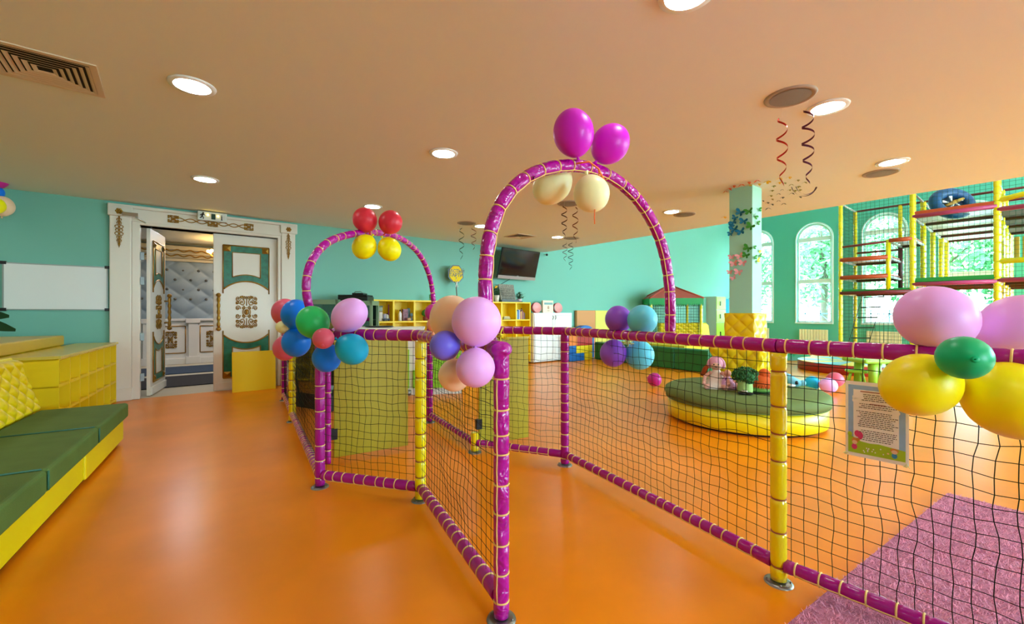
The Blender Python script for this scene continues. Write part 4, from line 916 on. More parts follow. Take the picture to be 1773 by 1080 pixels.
bx = shx(712); item('toy_mushroom', MB().lathe([(0, 0), (.055, 0), (.025, .06), (.025, .10), (.06, .11), (.05, .16), (0, .18)], (bx, yy-.03, zs), 14), mat('toy_skyblue', '#7DAFC6', .4), 'small blue and white toy mushroom in the second shelf cube', 'toy')
bx = shx(703); item('toy_shell', MB().ell((bx+.02, yy-.09, zs+.035), (.05, .03, .035), 10, 8), mat('toy_sand', '#BE8E6A', .5), 'small sand coloured toy in front of the mauve box', 'toy')
t_ = thing('shelf_plant', 'small round green plant in a shelf cube beside the magenta balloon', 'plant', (shx(736), yy, zs), 'plants on the yellow shelf')
m = MB(); m.lathe([(0, 0), (.05, 0), (.06, .09), (0, .09)], (shx(736), yy, zs), 14); put('pot', m, mat('terracotta', '#7C3320', .7), t_); m = MB(); m.ell((shx(736), yy, zs+.17), .085, 14, 10, fn=lambda d: d*(1+.2*noise.noise(d*5))); put('foliage', m, mat('bush_green', '#3A8A28', .7, bump=1, bscale=60), t_)
# right cubes: books and a bottle
bx0 = shx(891)
for k, (wd, hh_, col) in enumerate(((.05, .22, '#7A9CC0'), (.04, .26, '#4E7FB8'), (.035, .25, '#B9C6D8'), (.03, .20, '#C8643E'), (.035, .22, '#D0B060'), (.03, .24, '#8A4858'), (.03, .20, '#A87A5A'), (.04, .17, '#5C4452'))):
    x = bx0+sum((.052, .042, .037, .032, .037, .032, .032, .042)[:k]); item('book', MB().box((x, yy-.06, zs), (x+wd-.004, yy+.08, zs+hh_)), mat('book_%d' % k, col, .6), ['thick pale blue', 'tall blue', 'light grey', 'orange spined', 'mustard', 'dark red', 'tan', 'short purple brown'][k]+' book in the last cube of the yellow shelf', 'book', 'books in the last shelf cube')
bx = shx(902); bottle(bx, .30, .03, '#4A7CC0', '#1E3A22', 'blue bottle with dark green cap behind the books')
bx = shx(874)
for k in range(4): item('book', MB().box((bx-.11+.005*k, yy-.08, zs+.02*k), (bx+.12-.012*k, yy+.08, zs+.02*k+.018)), mat('flatbook_%d' % k, ('#8A7440', '#D0C48E', '#A89A60', '#E2DAB0')[k], .6), 'flat book in the next to last cube, %s of the pile from below' % ordinal(k), 'book', 'flat books in a pile')
# on top of the shelf
zt3 = ZST+.006
t_ = thing('plaque', 'grey carved letter plaque on a black stand on the yellow shelf', 'plaque', (ony(880, 520, 8.9).x, 8.9, zt3), None)
pl, pr = ony(866, 520, 8.9).x, ony(892, 520, 8.9).x; z1p = ony(878, 492, 8.9).z
m = MB(); m.prism([(pl, 8.86, zt3+.04), (pr, 8.86, zt3+.04), (pr, 8.89, zt3+.04), (pl, 8.89, zt3+.04)], (-.02, .09, z1p-zt3-.04)); put('slab', m, mat('stone_grey', '#8E8A7C', .9, bump=1, bscale=40, var=.35, vscale=30), t_)
m = MB()
for k in range(8): z = zt3+.09+k*(z1p-zt3-.13)/8; m.tube([V((pl+.03, 8.853+.012*k, z)), V((pr-.05, 8.853+.012*k, z))], .006, 4)
put('carved_lines', m, mat('stone_dark', '#5B574C', .9), t_)
m = MB(); m.box((pl-.02, 8.80, zt3), (pr+.18, 8.98, zt3+.025)); m.box((pl-.02, 8.80, zt3+.025), (pr+.05, 8.81, zt3+.06)); put('stand', m, M_BLACK, t_)
def potplant(px, h_, col, flower, label):
    x = ony(px, 520, 8.92).x; t_ = thing('potted_plant', label, 'plant', (x, 8.92, zt3), 'plants on the yellow shelf'); m = MB(); m.lathe([(0, 0), (.055, 0), (.075, h_), (.065, h_), (0, h_-.02)], (x, 8.92, zt3), 18); put('pot', m, mat('pot_'+col, col, .5), t_)
    m = MB(); rr = random.Random(px); o = V((x, 8.92, zt3+h_))
    for k in range(60):
        d = V((rr.gauss(0, 1), rr.gauss(0, 1), abs(rr.gauss(0, 1))+.3)).normalized(); l_ = .08+.10*rr.random(); q = o+d*l_; m.tube([o, q], .003, 3); leafm(m, q, d+V((0, 0, -.2)), .05, .018, -.3)
    put('foliage', m, mat('houseplant', '#24502A', .6), t_)
    if flower: m = MB(); [m.ell(o+V((-.06+.02*k, -.02, .20+.02*math.sin(k))), .028, 8, 6) for k in range(3)]; put('flower', m, mat('flower_yellow', '#F0B41C', .5), t_)
potplant(860, .17, '#E8DCC8', True, 'plant with a yellow flower in a white pot left of the stone plaque'); potplant(899, .09, '#D8B8BC', False, 'bushy small plant in a pinkish pot right of the stone plaque')
x = ony(746, 505, 8.9).x; item('tumbler', MB().lathe([(0, 0), (.035, 0), (.045, .14), (.042, .14), (.032, .01)], (x, 8.9, zt3), 16), glassmat('tumbler_glass', '#D8ECD8', .2), 'clear glass tumbler on top of the yellow shelf behind the arch leg', 'glass', None)
# octagonal paddle sign
x = ony(790, 474, 8.9).x; zc = ony(790, 474, 8.9).z; R_ = 15.5/FPX*(V((x, 8.9, 0)).dot(FW))
t_ = thing('paddle_sign', 'yellow octagonal hand-lettered sign on a stick above the shelf', 'sign', (x, 8.9, zt3))
m = MB(); m.prism([(x+R_*1.06*math.cos(PI/8+k*PI/4), 8.915, zc+R_*1.06*math.sin(PI/8+k*PI/4)) for k in range(8)][::-1], (0, .012, 0)); put('border', m, M_BLACK, t_)
m = MB(); m.prism([(x+R_*.93*math.cos(PI/8+k*PI/4), 8.905, zc+R_*.93*math.sin(PI/8+k*PI/4)) for k in range(8)][::-1], (0, .012, 0)); put('face_board', m, mat('sign_yellow', '#EBC800', .6, .2), t_)
text('lettering', 'ЧАСТЫЙ', R_*.50, frame((x, 8.902, zc+R_*.30), (1, 0, 0), (0, 0, 1)), M_BLACK, t_); text('lettering', 'ТАРТИ', R_*.52, frame((x, 8.902, zc-R_*.16), (1, 0, 0), (0, 0, 1)), M_BLACK, t_); text('lettering', '!', R_*.5, frame((x, 8.902, zc-R_*.55), (1, 0, 0), (0, 0, 1)), M_BLACK, t_)
m = MB(); m.tube([(x, 8.92, zc-R_*.8), (x+.04, 8.92, zt3)], .012, 8); put('stick', m, mat('stick_brown', '#6A4A44', .6), t_)
m = MB(); m.tube([(x-.03, 8.9, zc-R_*.9), (x, 8.88, zc-R_*1.0), (x+.04, 8.9, zc-R_*.85)], .012, 6); m.tube([(x, 8.88, zc-R_), (x-.04, 8.87, zc-R_*1.5)], .01, 5); m.tube([(x, 8.88, zc-R_), (x+.03, 8.87, zc-R_*1.5)], .01, 5); put('white_bow', m, M_WHITE2, t_)

# ------------------------------------------------------------------ television, camera
c0 = ony(899, 458, 8.78); t = thing('television', 'flat black television on a tilting wall bracket', 'television', (c0.x, YD, 2.6))
TW, TH = 1.36, .80; tlt = math.radians(17)
MT = frame(c0, (math.cos(.06), math.sin(.06), 0), (0, -math.sin(tlt), math.cos(tlt)))
if (MT.to_3x3() @ V((0, 0, 1))).y > 0: pass
sg = -1 if (MT.to_3x3() @ V((0, 0, 1))).y > 0 else 1
put('casing', MB().box((-TW/2, -TH/2, -.04), (TW/2, TH/2, .02), MT), mat('tv_black', '#131113', .25), t, bevel=.01)
put('screen', MB().box((-TW/2+.045, -TH/2+.12, sg*.021-.001), (TW/2-.045, TH/2-.05, sg*.021+.001), MT), mat('tv_screen', '#1C1417', .08, .5), t)
put('speaker_strip', MB().box((-TW/2, -TH/2-.0, sg*.022-.004), (TW/2, -TH/2+.085, sg*.022+.004), MT), mat('tv_silver', '#A79C9A', .35, metal=.3), t)
m = MB(); m.box((-.03, -.008, -.004), (.03, .008, .004), MT @ Matrix.Translation((0, -TH/2+.095, sg*.024))); put('maker_mark', m, M_STEEL, t)
m = MB(); m.tube([c0+V((0, .03, 0)), V((c0.x, YD, c0.z))], .03, 8); m.box((c0.x-.2, YD-.03, c0.z-.15), (c0.x+.2, YD-.001, c0.z+.15)); m.tube([MT @ V((-.2, -TH/2, -.02)), ony(873, 492, YD-.02)+V((-.1, 0, -.0)), ony(872, 500, YD-.03)], .008, 5); put('wall_bracket', m, M_BLACK, t)
cc = ony(947, 441, YD-.1); t = thing('security_camera', 'tiny dark security camera at the top of the wall right of the television', 'camera', cc); m = MB(); m.tube([cc+V((0, .1, .03)), cc], .012, 6); put('arm', m, M_WHITE2, t); m = MB(); m.ell(cc, .035, 12, 8); put('lens_housing', m, M_GREYD, t)

# ------------------------------------------------------------------ white cabinet
cf = 8.69; cx0, cx1 = ony(924, 540, cf).x, ony(990, 540, cf).x; zc1 = ony(955, 541.5, cf).z
t = thing('white_cabinet', 'white two-door cabinet between yellow shelf and play blocks', 'cabinet', ((cx0+cx1)/2, 8.8, 0))
put('body', MB().box((cx0, cf, .03), (cx1, YD-.02, zc1)), M_WHITE2, t, bevel=.004)
cm_ = (cx0+cx1)/2
for a_, b_, hx in ((cx0+.02, cm_-.004, cm_-.05), (cm_+.004, cx1-.02, cm_+.05)):
    d_ = put('door', MB().box((a_, cf-.02, .06), (b_, cf-.001, zc1-.03)), M_WHITE2, t, bevel=.003)
    m = MB()
    for q in range(2): 
        za, zb_ = (.10, zc1*.5-.02) if q == 0 else (zc1*.5+.02, zc1-.07)
        for A_, B_ in (((a_+.05, za), (b_-.05, za)), ((a_+.05, zb_), (b_-.05, zb_)), ((a_+.05, za), (a_+.05, zb_)), ((b_-.05, za), (b_-.05, zb_))): m.tube([(A_[0], cf-.022, A_[1]), (B_[0], cf-.022, B_[1])], .006, 4)
    put('panel_moulding', m, M_WHITE, d_)
    h = MB(); h.tube([(hx, cf-.02, zc1-.08), (hx+.01, cf-.05, zc1-.11), (hx-.008, cf-.05, zc1-.16), (hx, cf-.02, zc1-.19)], .007, 6); put('handle', h, M_BLACK, d_)
fy = 8.8; x0, x1 = ony(940, 530, fy).x, ony(958, 530, fy).x; z1 = ony(949, 520, fy).z
t = thing('framed_poster', 'small cream framed certificate standing on the white cabinet', 'picture', ((x0+x1)/2, fy, zc1))
put('frame', MB().box((x0, fy, zc1+.002), (x1, fy+.06, z1)), mat('frame_cream', '#EDE3C2', .5), t, bevel=.004)
put('blue_heading', MB().box((x0+.05, fy-.004, z1-.12), (x1-.03, fy, z1-.06)), mat('poster_blue', '#7FA7A8', .5), t)
m = MB(); m.ell(((x0+x1)/2+.01, fy-.002, z1-.20), (.04, .004, .05), 10, 6); m.box(((x0+x1)/2-.03, fy-.004, zc1+.05), ((x0+x1)/2+.05, fy, zc1+.07)); put('emblem', m, mat('poster_rose', '#C9A088', .5), t)
for px, lb in ((929, 'pink plate with red rim left of the framed certificate'), (966, 'pink plate with red rim right of the framed certificate')):
    x = ony(px, 530, 8.85).x; z = zc1+.145; t = thing('plate', lb, 'plate', (x, 8.85, zc1), 'pink plates on the white cabinet')
    Mq = Matrix.Rotation(math.radians(-6), 3, 'Z') @ Matrix.Rotation(math.radians(80), 3, 'X')
    m = MB(); m.lathe([(0, 0), (.10, .004), (.142, .02), (.145, .03), (.13, .02), (0, .012)], (x, 8.85, z), 28, M=Mq); put('dish', m, mat('plate_pink', '#EF9A96', .4), t)
    m = MB(); m.lathe([(.145, -.0), (.150, .0), (.150, -.06), (.10, -.06)], (x, 8.85, z), 28, M=Mq); put('red_rim', m, mat('plate_red', '#CC2B33', .4), t)
# ------------------------------------------------------------------ folded mats on the wall, foam blocks
xa, xb, xc = ony(994, 540, YD).x, ony(1026, 540, YD).x, ony(1066, 540, YD).x
for a_, b_, col, lb in ((xa, xb, '#D58A4A', 'tall orange-beige folding mat standing against the wall'), (xb+.01, xc, '#E3D45A', 'tall pale yellow folding mat standing against the wall beside the orange one')):
    put('folding_mat', MB().box((a_, YD-.12, 0), (b_, YD-.02, 1.45)), mat('mat_'+col, col, .5), bevel=.015, label=lb, category='mat', group='folding mats against the wall')
def fb(pxa, pxb, ya_, yb_, m_, label, y=8.35, dep=.28, name='foam_block'):
    a_ = ony(pxa, 540, y).x; b_ = ony(pxb, 540, y).x; z1_ = ony((pxa+pxb)/2, ya_, y).z; z0_ = ony((pxa+pxb)/2, yb_, y).z
    return put(name, MB().box((a_+.004, y, max(0, z0_)+.003), (b_-.004, y+dep, z1_)), m_, bevel=.012, label=label, category='foam block', group='soft play blocks by the post')
fb(986, 1000, 581, 599, M_ORF, 'orange foam block at the top of the stack right of the dark magenta post'); fb(1000, 1026, 583, 598, M_RED, 'red foam block on top of the yellow one'); fb(998, 1026, 598, 611, M_YF, 'upper yellow foam block under the red one')
fb(1012, 1026, 611, 624.5, M_YF, 'lower yellow foam block touching the floor'); fb(986, 998, 598, 611, M_BLUEF, 'small blue foam block below the orange one'); fb(986, 1012, 611, 625, M_BLUEF, 'wide blue foam block on the floor')
m = MB(); y = 8.75; x0 = ony(1000, 540, y).x; x1 = ony(1029, 540, y).x; zc_ = ony(1015, 572, y).z; R_ = (x1-x0)/2
m.prism([((x0+x1)/2+R_*math.cos(PI*k/16), y, zc_-.08+R_*.62*math.sin(PI*k/16)) for k in range(17)]+[(x0, y, 0), (x1, y, 0)], (0, .2, 0)); put('foam_arch', m, M_BLUEF, bevel=.012, label='blue rounded foam block standing in front of the folding mats', category='foam block')
# ------------------------------------------------------------------ green barrier
g0 = V((9.81, 8.33, 0)); g1 = V((9.56, 4.78, 0)); gu = (g1-g0).normalized(); gL = (g1-g0).length; MG = frame(g0, gu, V((-gu.y, gu.x, 0)), UP)
t = thing('play_barrier', 'long dark green padded barrier in front of the play house', 'barrier', g0)
Lq = gL/4
for k in range(4): put('padded_section', MB().box((k*Lq+.004, 0, .01), ((k+1)*Lq-.004, .30, .52), MG), M_GRNV, t, bevel=.03, bseg=3)
put('return_section', MB().box((gL-.30, .31, .01), (gL, 1.3, .52), MG), mat('green_vinyl_light', '#1B8A55', .3), t, bevel=.03, bseg=3)
put('yellow_mat', MB().box((.1, .9, .3), (gL-1.2, 1.7, .50), MG), M_YF, label='low yellow mat just behind the dark green barrier', category='mat')
# ------------------------------------------------------------------ play house
hy = 7.6; hx0 = onx(1110, 540, 13.2); 
hc = at(1160, 540, 15.0); hc = V((hc.x, hc.y, 0)); hw = .80
t = thing('play_house', 'small play house with red roof, green valance and netted walls', 'play house', hc)
rot = AZ-PI/2+.0; MH = Matrix.Translation(hc) @ Matrix.Rotation(-.12, 4, 'Z') @ Matrix.Rotation(rot, 4, 'Z')
ze = 1.86; za = 2.34
m = MB(); e_ = hw+.06; cs = [MH @ V((sx*e_, sy*e_, ze)) for sx, sy in ((-1, -1), (1, -1), (1, 1), (-1, 1))]; ap = MH @ V((0, 0, za))
for k in range(4): m.add([cs[k], cs[(k+1) % 4], ap], [(0, 1, 2)])
put('roof', m, mat('roof_red', '#C04A40', .5, bump=.3, bscale=8), t)
m = MB()
for k in range(4): m.tube([cs[k], ap], .035, 6)
put('roof_edge_pads', m, mat('roof_orange', '#B8391F', .4), t)
m = MB()
for k in range(4):
    a_, b_ = cs[k], cs[(k+1) % 4]; n = 24
    for j in range(n):
        p0 = a_.lerp(b_, j/n); p1 = a_.lerp(b_, (j+1)/n); pm = p0.lerp(p1, .5); m.add([p0, p1, p1-V((0, 0, .18)), pm-V((0, 0, .27)), p0-V((0, 0, .18))], [(0, 1, 2, 3, 4)])
put('valance', m, mat('valance_green', '#179447', .5), t)
m = MB()
for sx, sy in ((-1, -1), (1, -1), (1, 1), (-1, 1)): pass
for sx, sy in ((-1, -1), (1, -1), (1, 1), (-1, 1)):
    b_ = MH @ V((sx*hw, sy*hw, 0)); foam('post', [b_, V((b_.x, b_.y, ze))], .045, M_YPOST, t, .16, M_CORDB, cord=False)
for z in (.62,):
    for a_, b_ in (((-1, -1), (1, -1)), ((1, -1), (1, 1)), ((-1, 1), (-1, -1)), ((1, 1), (-1, 1))): foam('lower_rail', [MH @ V((a_[0]*hw, a_[1]*hw, z)), MH @ V((b_[0]*hw, b_[1]*hw, z))], .045, M_YPOST, t, .16, cord=False)
def fastnet(mb, a, b, c_, d, nu, nv, r):
    for i in range(nu+1): mb.tube([a.lerp(b, i/nu), d.lerp(c_, i/nu)], r, 3, cap=False)
    for j in range(nv+1): mb.tube([a.lerp(d, j/nv), b.lerp(c_, j/nv)], r, 3, cap=False)
m = MB()
for a_, b_ in (((-1, -1), (1, -1)), ((1, -1), (1, 1)), ((-1, 1), (1, 1)), ((-1, -1), (-1, 1))):
    fastnet(m, MH @ V((a_[0]*hw, a_[1]*hw, .65)), MH @ V((b_[0]*hw, b_[1]*hw, .65)), MH @ V((b_[0]*hw, b_[1]*hw, 1.8)), MH @ V((a_[0]*hw, a_[1]*hw, 1.8)), 20, 12, .004)
put('net', m, M_NET, t)
sb = at(1190, 560, 14.6); sb = V((sb.x, sb.y, 0)); m = MB(); us = V((FW.y, -FW.x, 0))
tuft(m, sb-us*.95+V((0, 0, .45)), us, UP, 1.35, .58, .22, .16, .05, 80, 36, N=-FW); m.prism([sb-us*.95+V((0, 0, 0)), sb+us*.40, sb+us*.40+V((0, 0, 1.02)), sb-us*.95+V((0, 0, 1.02))], FW*.2)
put('tufted_bench', m, M_YVIN, label='yellow tufted bench back inside the play house', category='bench')
m = MB(); pr_ = [at(1208, 540, 14.4), ]; b0_ = at(1209, 540, 14.5); b0_.z = 0
m.prism([b0_+V((0, 0, 0)), b0_+us*.48, b0_+us*.36+V((0, 0, .95)), b0_+us*.28+V((0, 0, 1.03)), b0_+V((0, 0, 1.04))], FW*.6); put('padded_wedge', m, M_YVIN2, bevel=.03, label='yellow padded wedge at the right side of the play house', category='cushion')
# ------------------------------------------------------------------ lockers
lx0 = 17.84; ly0 = 8.60; lx1 = 18.68; zl = 2.05
t = thing('locker', 'tall locker with pale grey side and lime green doors near the pillar', 'locker', (lx0, ly0, 0))
put('body', MB().box((lx0, ly0, 0), (lx1, YD-.02, zl)), mat('locker_grey', '#B9C4B4', .5), t, bevel=.004)
for za_, zb_ in ((.04, .95), (.97, 1.48), (1.50, zl-.01)):
    d_ = put('door', MB().box((lx0+.01, ly0-.02, za_), (lx1-.01, ly0-.001, zb_)), mat('locker_lime', '#A5D63C', .4), t, bevel=.003); h = MB(); zm = (za_+zb_)/2; h.box((lx0+.30, ly0-.045, zm-.10), (lx0+.35, ly0-.02, zm+.08)); put('handle', h, M_BLACK, d_)
put('mint_panel', MB().box((17.45, 9.0, 0), (17.80, YD-.02, 1.99)), mat('locker_mint', '#78B8A0', .5), label='narrow mint panel standing left of the lime locker', category='panel')
xa_, xb_ = ony(1256, 540, YD-.02).x, ony(1262, 540, YD-.02).x
t = thing('window_strip', 'narrow blue window strip between locker and pillar', 'window_strip', (xa_, YD, .62)); put('glass', MB().box((xa_, YD-.03, .65), (xb_, YD-.005, 2.0)), mat('window_strip_blue', '#3FA0C0', .15, .5), t)  # opaque blue panel standing in for a sliver of window
m = MB(); m.box((xa_-.05, YD-.04, .58), (xb_+.12, YD-.001, .65)); m.box((xb_, YD-.04, .58), (xb_+.12, YD-.001, 2.05)); put('frame', m, M_PVC, t)
# ------------------------------------------------------------------ paddling pool, cloth, kids table
pc = at(1478, 540, 10.25); pc = V((pc.x, pc.y, 0)); PR = 1.12
t = thing('round_pool', 'low round red padded pool behind the ottoman', 'pool', pc)
m = MB(); m.lathe([(PR-.02, 0), (PR, .02), (PR, .19), (PR-.02, .21), (PR-.22, .21), (PR-.24, .19), (PR-.24, .02)], pc, 48); put('rim', m, M_RED, t)
m = MB(); m.lathe([(0, .205), (PR-.23, .205)], pc, 40); put('pool_floor', m, mat('pool_blue', '#4FA9C6', .3), t)
m = MB(); rr = random.Random(1)
for k in range(6):
    an = k*PI/3; m.prism([pc+V(((PR+.0)*math.cos(an+j*.13), (PR+.0)*math.sin(an+j*.13), .212)) for j in range(5)]+[pc+V((.08*math.cos(an+j*.13), .08*math.sin(an+j*.13), .212)) for j in range(4, -1, -1)], (0, 0, .008))
put('yellow_segments', m, M_YF, t)
m = MB()
for k in range(6):
    an = k*PI/3+.55; m.prism([pc+V(((PR+.0)*math.cos(an+j*.13), (PR+.0)*math.sin(an+j*.13), .212)) for j in range(5)]+[pc+V((.08*math.cos(an+j*.13), .08*math.sin(an+j*.13), .212)) for j in range(4, -1, -1)], (0, 0, .008))
put('blue_segments', m, mat('pool_blue2', '#5FB2CC', .35), t)
cp = onz(1376, 625); m = MB()
def clf(a, b):
    x = (a-.5)*1.3; y = (b-.5)*.7; e = max(0, 1-(2*a-1)**4)*max(0, 1-(2*b-1)**4); return cp+RT*x+FW*(y+.4)+UP*(.01+e*(.24+.16*noise.noise(V((a*7, b*5, 2)))+.10*abs(noise.noise(V((a*15, b*10, 1))))))
m.grid(clf, 60, 36); put('green_cloth', m, mat('green_cloth', '#087848', .4, .5, bump=.3, bscale=20), label='crumpled green cloth on the floor behind the fence post', category='cloth')
kt = onz(1515, 664); t = thing('kids_table', 'lime green plastic table half behind the yellow balloon', 'table', kt); kd = (kt-CAM).dot(FW); kw = 38/FPX*kd
m = MB(); m.box((-kw, -.3, .42), (kw, .3, .50), frame(kt, RT, FW, UP)); put('tabletop', m, M_LIME, t, bevel=.03)
for sx in (-.45, .45):
    for sy in (-.6, .6): m = MB(); m.tube([kt+RT*kw*sx+FW*.3*sy, kt+RT*kw*sx*.9+FW*.3*sy*.9+V((0, 0, .43))], [.065, .085], 12); put('leg', m, M_LIME, t)
ks = onz(1484, 662); t = thing('kids_stool', 'low lime green plastic stool beside the small table', 'stool', ks)
m = MB(); m.lathe([(0, .20), (.17, .20), (.20, .22), (.19, .25), (0, .26)], ks, 24); put('seat', m, M_LIME, t)
for k in range(3): an = k*2.1; m = MB(); m.tube([ks+V((.15*math.cos(an), .15*math.sin(an), 0)), ks+V((.10*math.cos(an), .10*math.sin(an), .21))], .028, 8); put('leg', m, M_LIME, t)

# ------------------------------------------------------------------ reception desk and display cases
def seg(pa, da, pb, db): return at(pa, 540, da), at(pb, 540, db)
a_, b_ = seg(588, 7.0, 800, 7.35); a_.z = b_.z = 0; u = (b_-a_).normalized(); Ld = (b_-a_).length; nn2 = V((-u.y, u.x, 0)); MD = frame(a_, u, nn2, UP)
t = thing('reception_desk', 'reception desk with white worktop and lime green front behind the fence', 'desk', a_)
put('worktop', MB().box((-.1, -.06, 1.10), (Ld*.68, .6, 1.14), MD), M_WHITE2, t, bevel=.005)
put('carcass', MB().box((0, .02, 0), (Ld, .5, 1.05), MD), M_WHITE, t)
m = MB()
for k in range(7): m.box((k*Ld/7+.03, -.015, .12), ((k+1)*Ld/7-.03, .02, .42+.35*(k % 2)), MD)
m.box((Ld*.74, -.03, .12), (Ld*.99, .02, .85), MD); put('lime_front', m, mat('desk_lime', '#8FD02C', .4), t)
m = MB(); m.tube([MD @ V((Ld*.55, -.07, .02)), MD @ V((Ld*.55, -.07, .10))], .05, 12); put('steel_foot', m, M_STEEL, t)
pt_ = MD @ V((Ld*.30, .2, 1.142)); m = MB(); m.lathe([(0, .0), (.2, .0), (.24, .012), (.235, .018), (0, .010)], pt_, 32); put('black_tray', m, M_BLACK, label='flat black round tray on the white worktop', category='tray')
def case(pa, pb, d, ztop, label, base=.35):
    a_, b_ = at(pa, 540, d), at(pb, 540, d); a_.z = b_.z = 0; u = (b_-a_).normalized(); L = (b_-a_).length; M = frame(a_, u, V((-u.y, u.x, 0)), UP); t = thing('display_case', label, 'display case', a_, 'glass display cases behind the fence')
    m = MB(); fw = .05
    for x in (0, L-fw):
        for y in (0, .40): m.box((x, y, 0), (x+fw, y+fw, ztop), M)
    for z in (base, ztop-.09): m.box((0, 0, z), (L, .45, z+.03 if z == base else z+.09), M)
    put('frame', m, mat('case_green_grey', '#7E9A78', .4), t, bevel=.003)
    put('base', MB().box((.01, .01, .0), (L-.01, .44, base-.001), M), M_BLACK, t)
    put('back', MB().box((.05, .42, base+.03), (L-.05, .44, ztop-.09), M), mat('case_dark', '#26372F', .25, .5, var=.6, vscale=3), t)
    put('glass', MB().box((.05, .01, base+.03), (L-.05, .016, ztop-.09), M), glassmat('case_glass', '#B8C8B8', .25), t)
    m = MB()
    for z in (base+(ztop-base)*.4, base+(ztop-base)*.7): m.box((.05, .05, z), (L-.05, .42, z+.012), M)
    put('shelf', m, glassmat('shelf_glass', '#A8D8CC', .3), t)
    return M, L, base, ztop, t
M1, L1, b1, z1_, tc1 = case(537, 585, 8.25, 1.64, 'glass display case with colourful toys behind the green balloon')
rr = random.Random(6)
for k in range(6):
    m = MB(); x = .10+k*(L1-.2)/5; z = b1+(z1_-b1)*.7+.014; m.ell(M1 @ V((x, .2, z+.045)), (.035, .035, .045), 10, 8); m.ell(M1 @ V((x, .2, z+.105)), .025, 8, 6)
    col = ('#59C8B0', '#E8E8E0', '#4FA0D8', '#2F6FB0', '#D8D8C8', '#3A57A0')[k]; put('small_toy', m, mat('case_toy_%d' % k, col, .4), label=('teal', 'white', 'sky blue', 'mid blue', 'ivory', 'navy')[k]+' little toy on the upper shelf of the display case', category='toy', group='little toys in the display case')
case(600, 644, 8.3, 1.62, 'dark glass display case carrying the black printer, beside the yellow shelf')
pa_, pb_ = at(584, 520, 8.35), at(636, 520, 8.35); t = thing('printer', 'black flatbed printer on top of the display case', 'printer', (pa_.x, pa_.y, 1.62)); u = RT; Mp = frame(V((pa_.x, pa_.y, 1.622)), u, FW, UP); Lp = (pb_-pa_).length
put('body', MB().box((0, .02, 0), (Lp, .40, .085), Mp), mat('printer_black', '#141816', .3), t, bevel=.01); put('lid', MB().box((0, .02, .087), (Lp*.97, .40, .115), Mp), M_BLACK, t, bevel=.008); put('paper_tray', MB().box((Lp*.42, .1, .117), (Lp*.80, .36, .155), Mp), M_BLACK, t, bevel=.01)
h = MB(); h.tube([Mp @ V((Lp*.50, .1, .155)), Mp @ V((Lp*.54, .1, .18)), Mp @ V((Lp*.72, .1, .18)), Mp @ V((Lp*.78, .1, .155))], .008, 6); put('tray_wire', h, M_STEEL, t)
# low glazed counter seen through the first net
a_, b_ = at(512, 540, 6.35), at(572, 540, 6.0); a_.z = b_.z = 0; u = (b_-a_).normalized(); L = (b_-a_).length; Mq = frame(a_, u, V((-u.y, u.x, 0)), UP)
t = thing('glazed_counter', 'low dark glazed counter with small tableware behind the first net', 'counter', a_)
put('base', MB().box((0, 0, 0), (L, .5, .22), Mq), M_BLACK, t, bevel=.004); put('body', MB().box((0, .3, .22), (L, .5, 1.06), Mq), mat('counter_inside', '#3E4630', .5, var=.7, vscale=7), t)
put('front_glass', MB().box((0, 0, .22), (L, .012, 1.02), Mq), glassmat('counter_glass', '#8FA088', .3), t); put('top', MB().box((-.02, -.02, 1.02), (L+.02, .5, 1.06), Mq), mat('counter_top', '#B8C2AA', .3), t)
for k in range(7):
    p = Mq @ V((.08+k*(L-.16)/6, .16, .222)); m = MB(); m.lathe([(0, 0), (.02, 0), (.035, .05+.03*(k % 3)), (.03, .05+.03*(k % 3)), (0, .02)], p, 12); put('cup', m, mat('cup_green', '#8FA89A', .3), label='small pale cup inside the glazed counter, %s from its left end' % ordinal(k), category='cup', group='cups inside the glazed counter')

# ------------------------------------------------------------------ climbing frame in the tall hall
XR = [14.3, 15.75, 17.3, 18.9, 20.1]; YR = [3.49, 2.04, .66, -.75, -2.2]; ZTOP = 4.34
t = thing('climbing_frame', 'tall yellow and red climbing frame with netted sides and platforms', 'climbing frame', (XR[0], YR[0], 0))
for i, x in enumerate(XR):
    for j, y in enumerate(YR):
        if j == 0 and i > 1: continue
        foam('post', [V((x, y, 0)), V((x, y, ZTOP))], .062 if j else .05, M_YPOST, t, .17, cord=False, seed=i*7+j, bulge=.2)
def crail(a, b, m, r=.03, name='rail'): put(name, MB().tube([a, b], r, 8), m, t)
M_RRAIL = mat('dark_red_rail', '#7C1F28', .4, bump=.3, bscale=30); M_PRAIL = mat('pink_rail', '#B8386A', .4, bump=.3, bscale=30)
for z in (ZTOP,):
    for i in (0, 1, 2, 3): crail(V((XR[i], YR[0] if i < 2 else YR[1], z)), V((XR[i], YR[-1], z)), M_RRAIL, .03)
    for j in range(5): crail(V((XR[0], YR[j], z)), V((XR[1] if j == 0 else XR[-1], YR[j], z)), mat('white_pipe', '#D6D6D0', .4), .024)
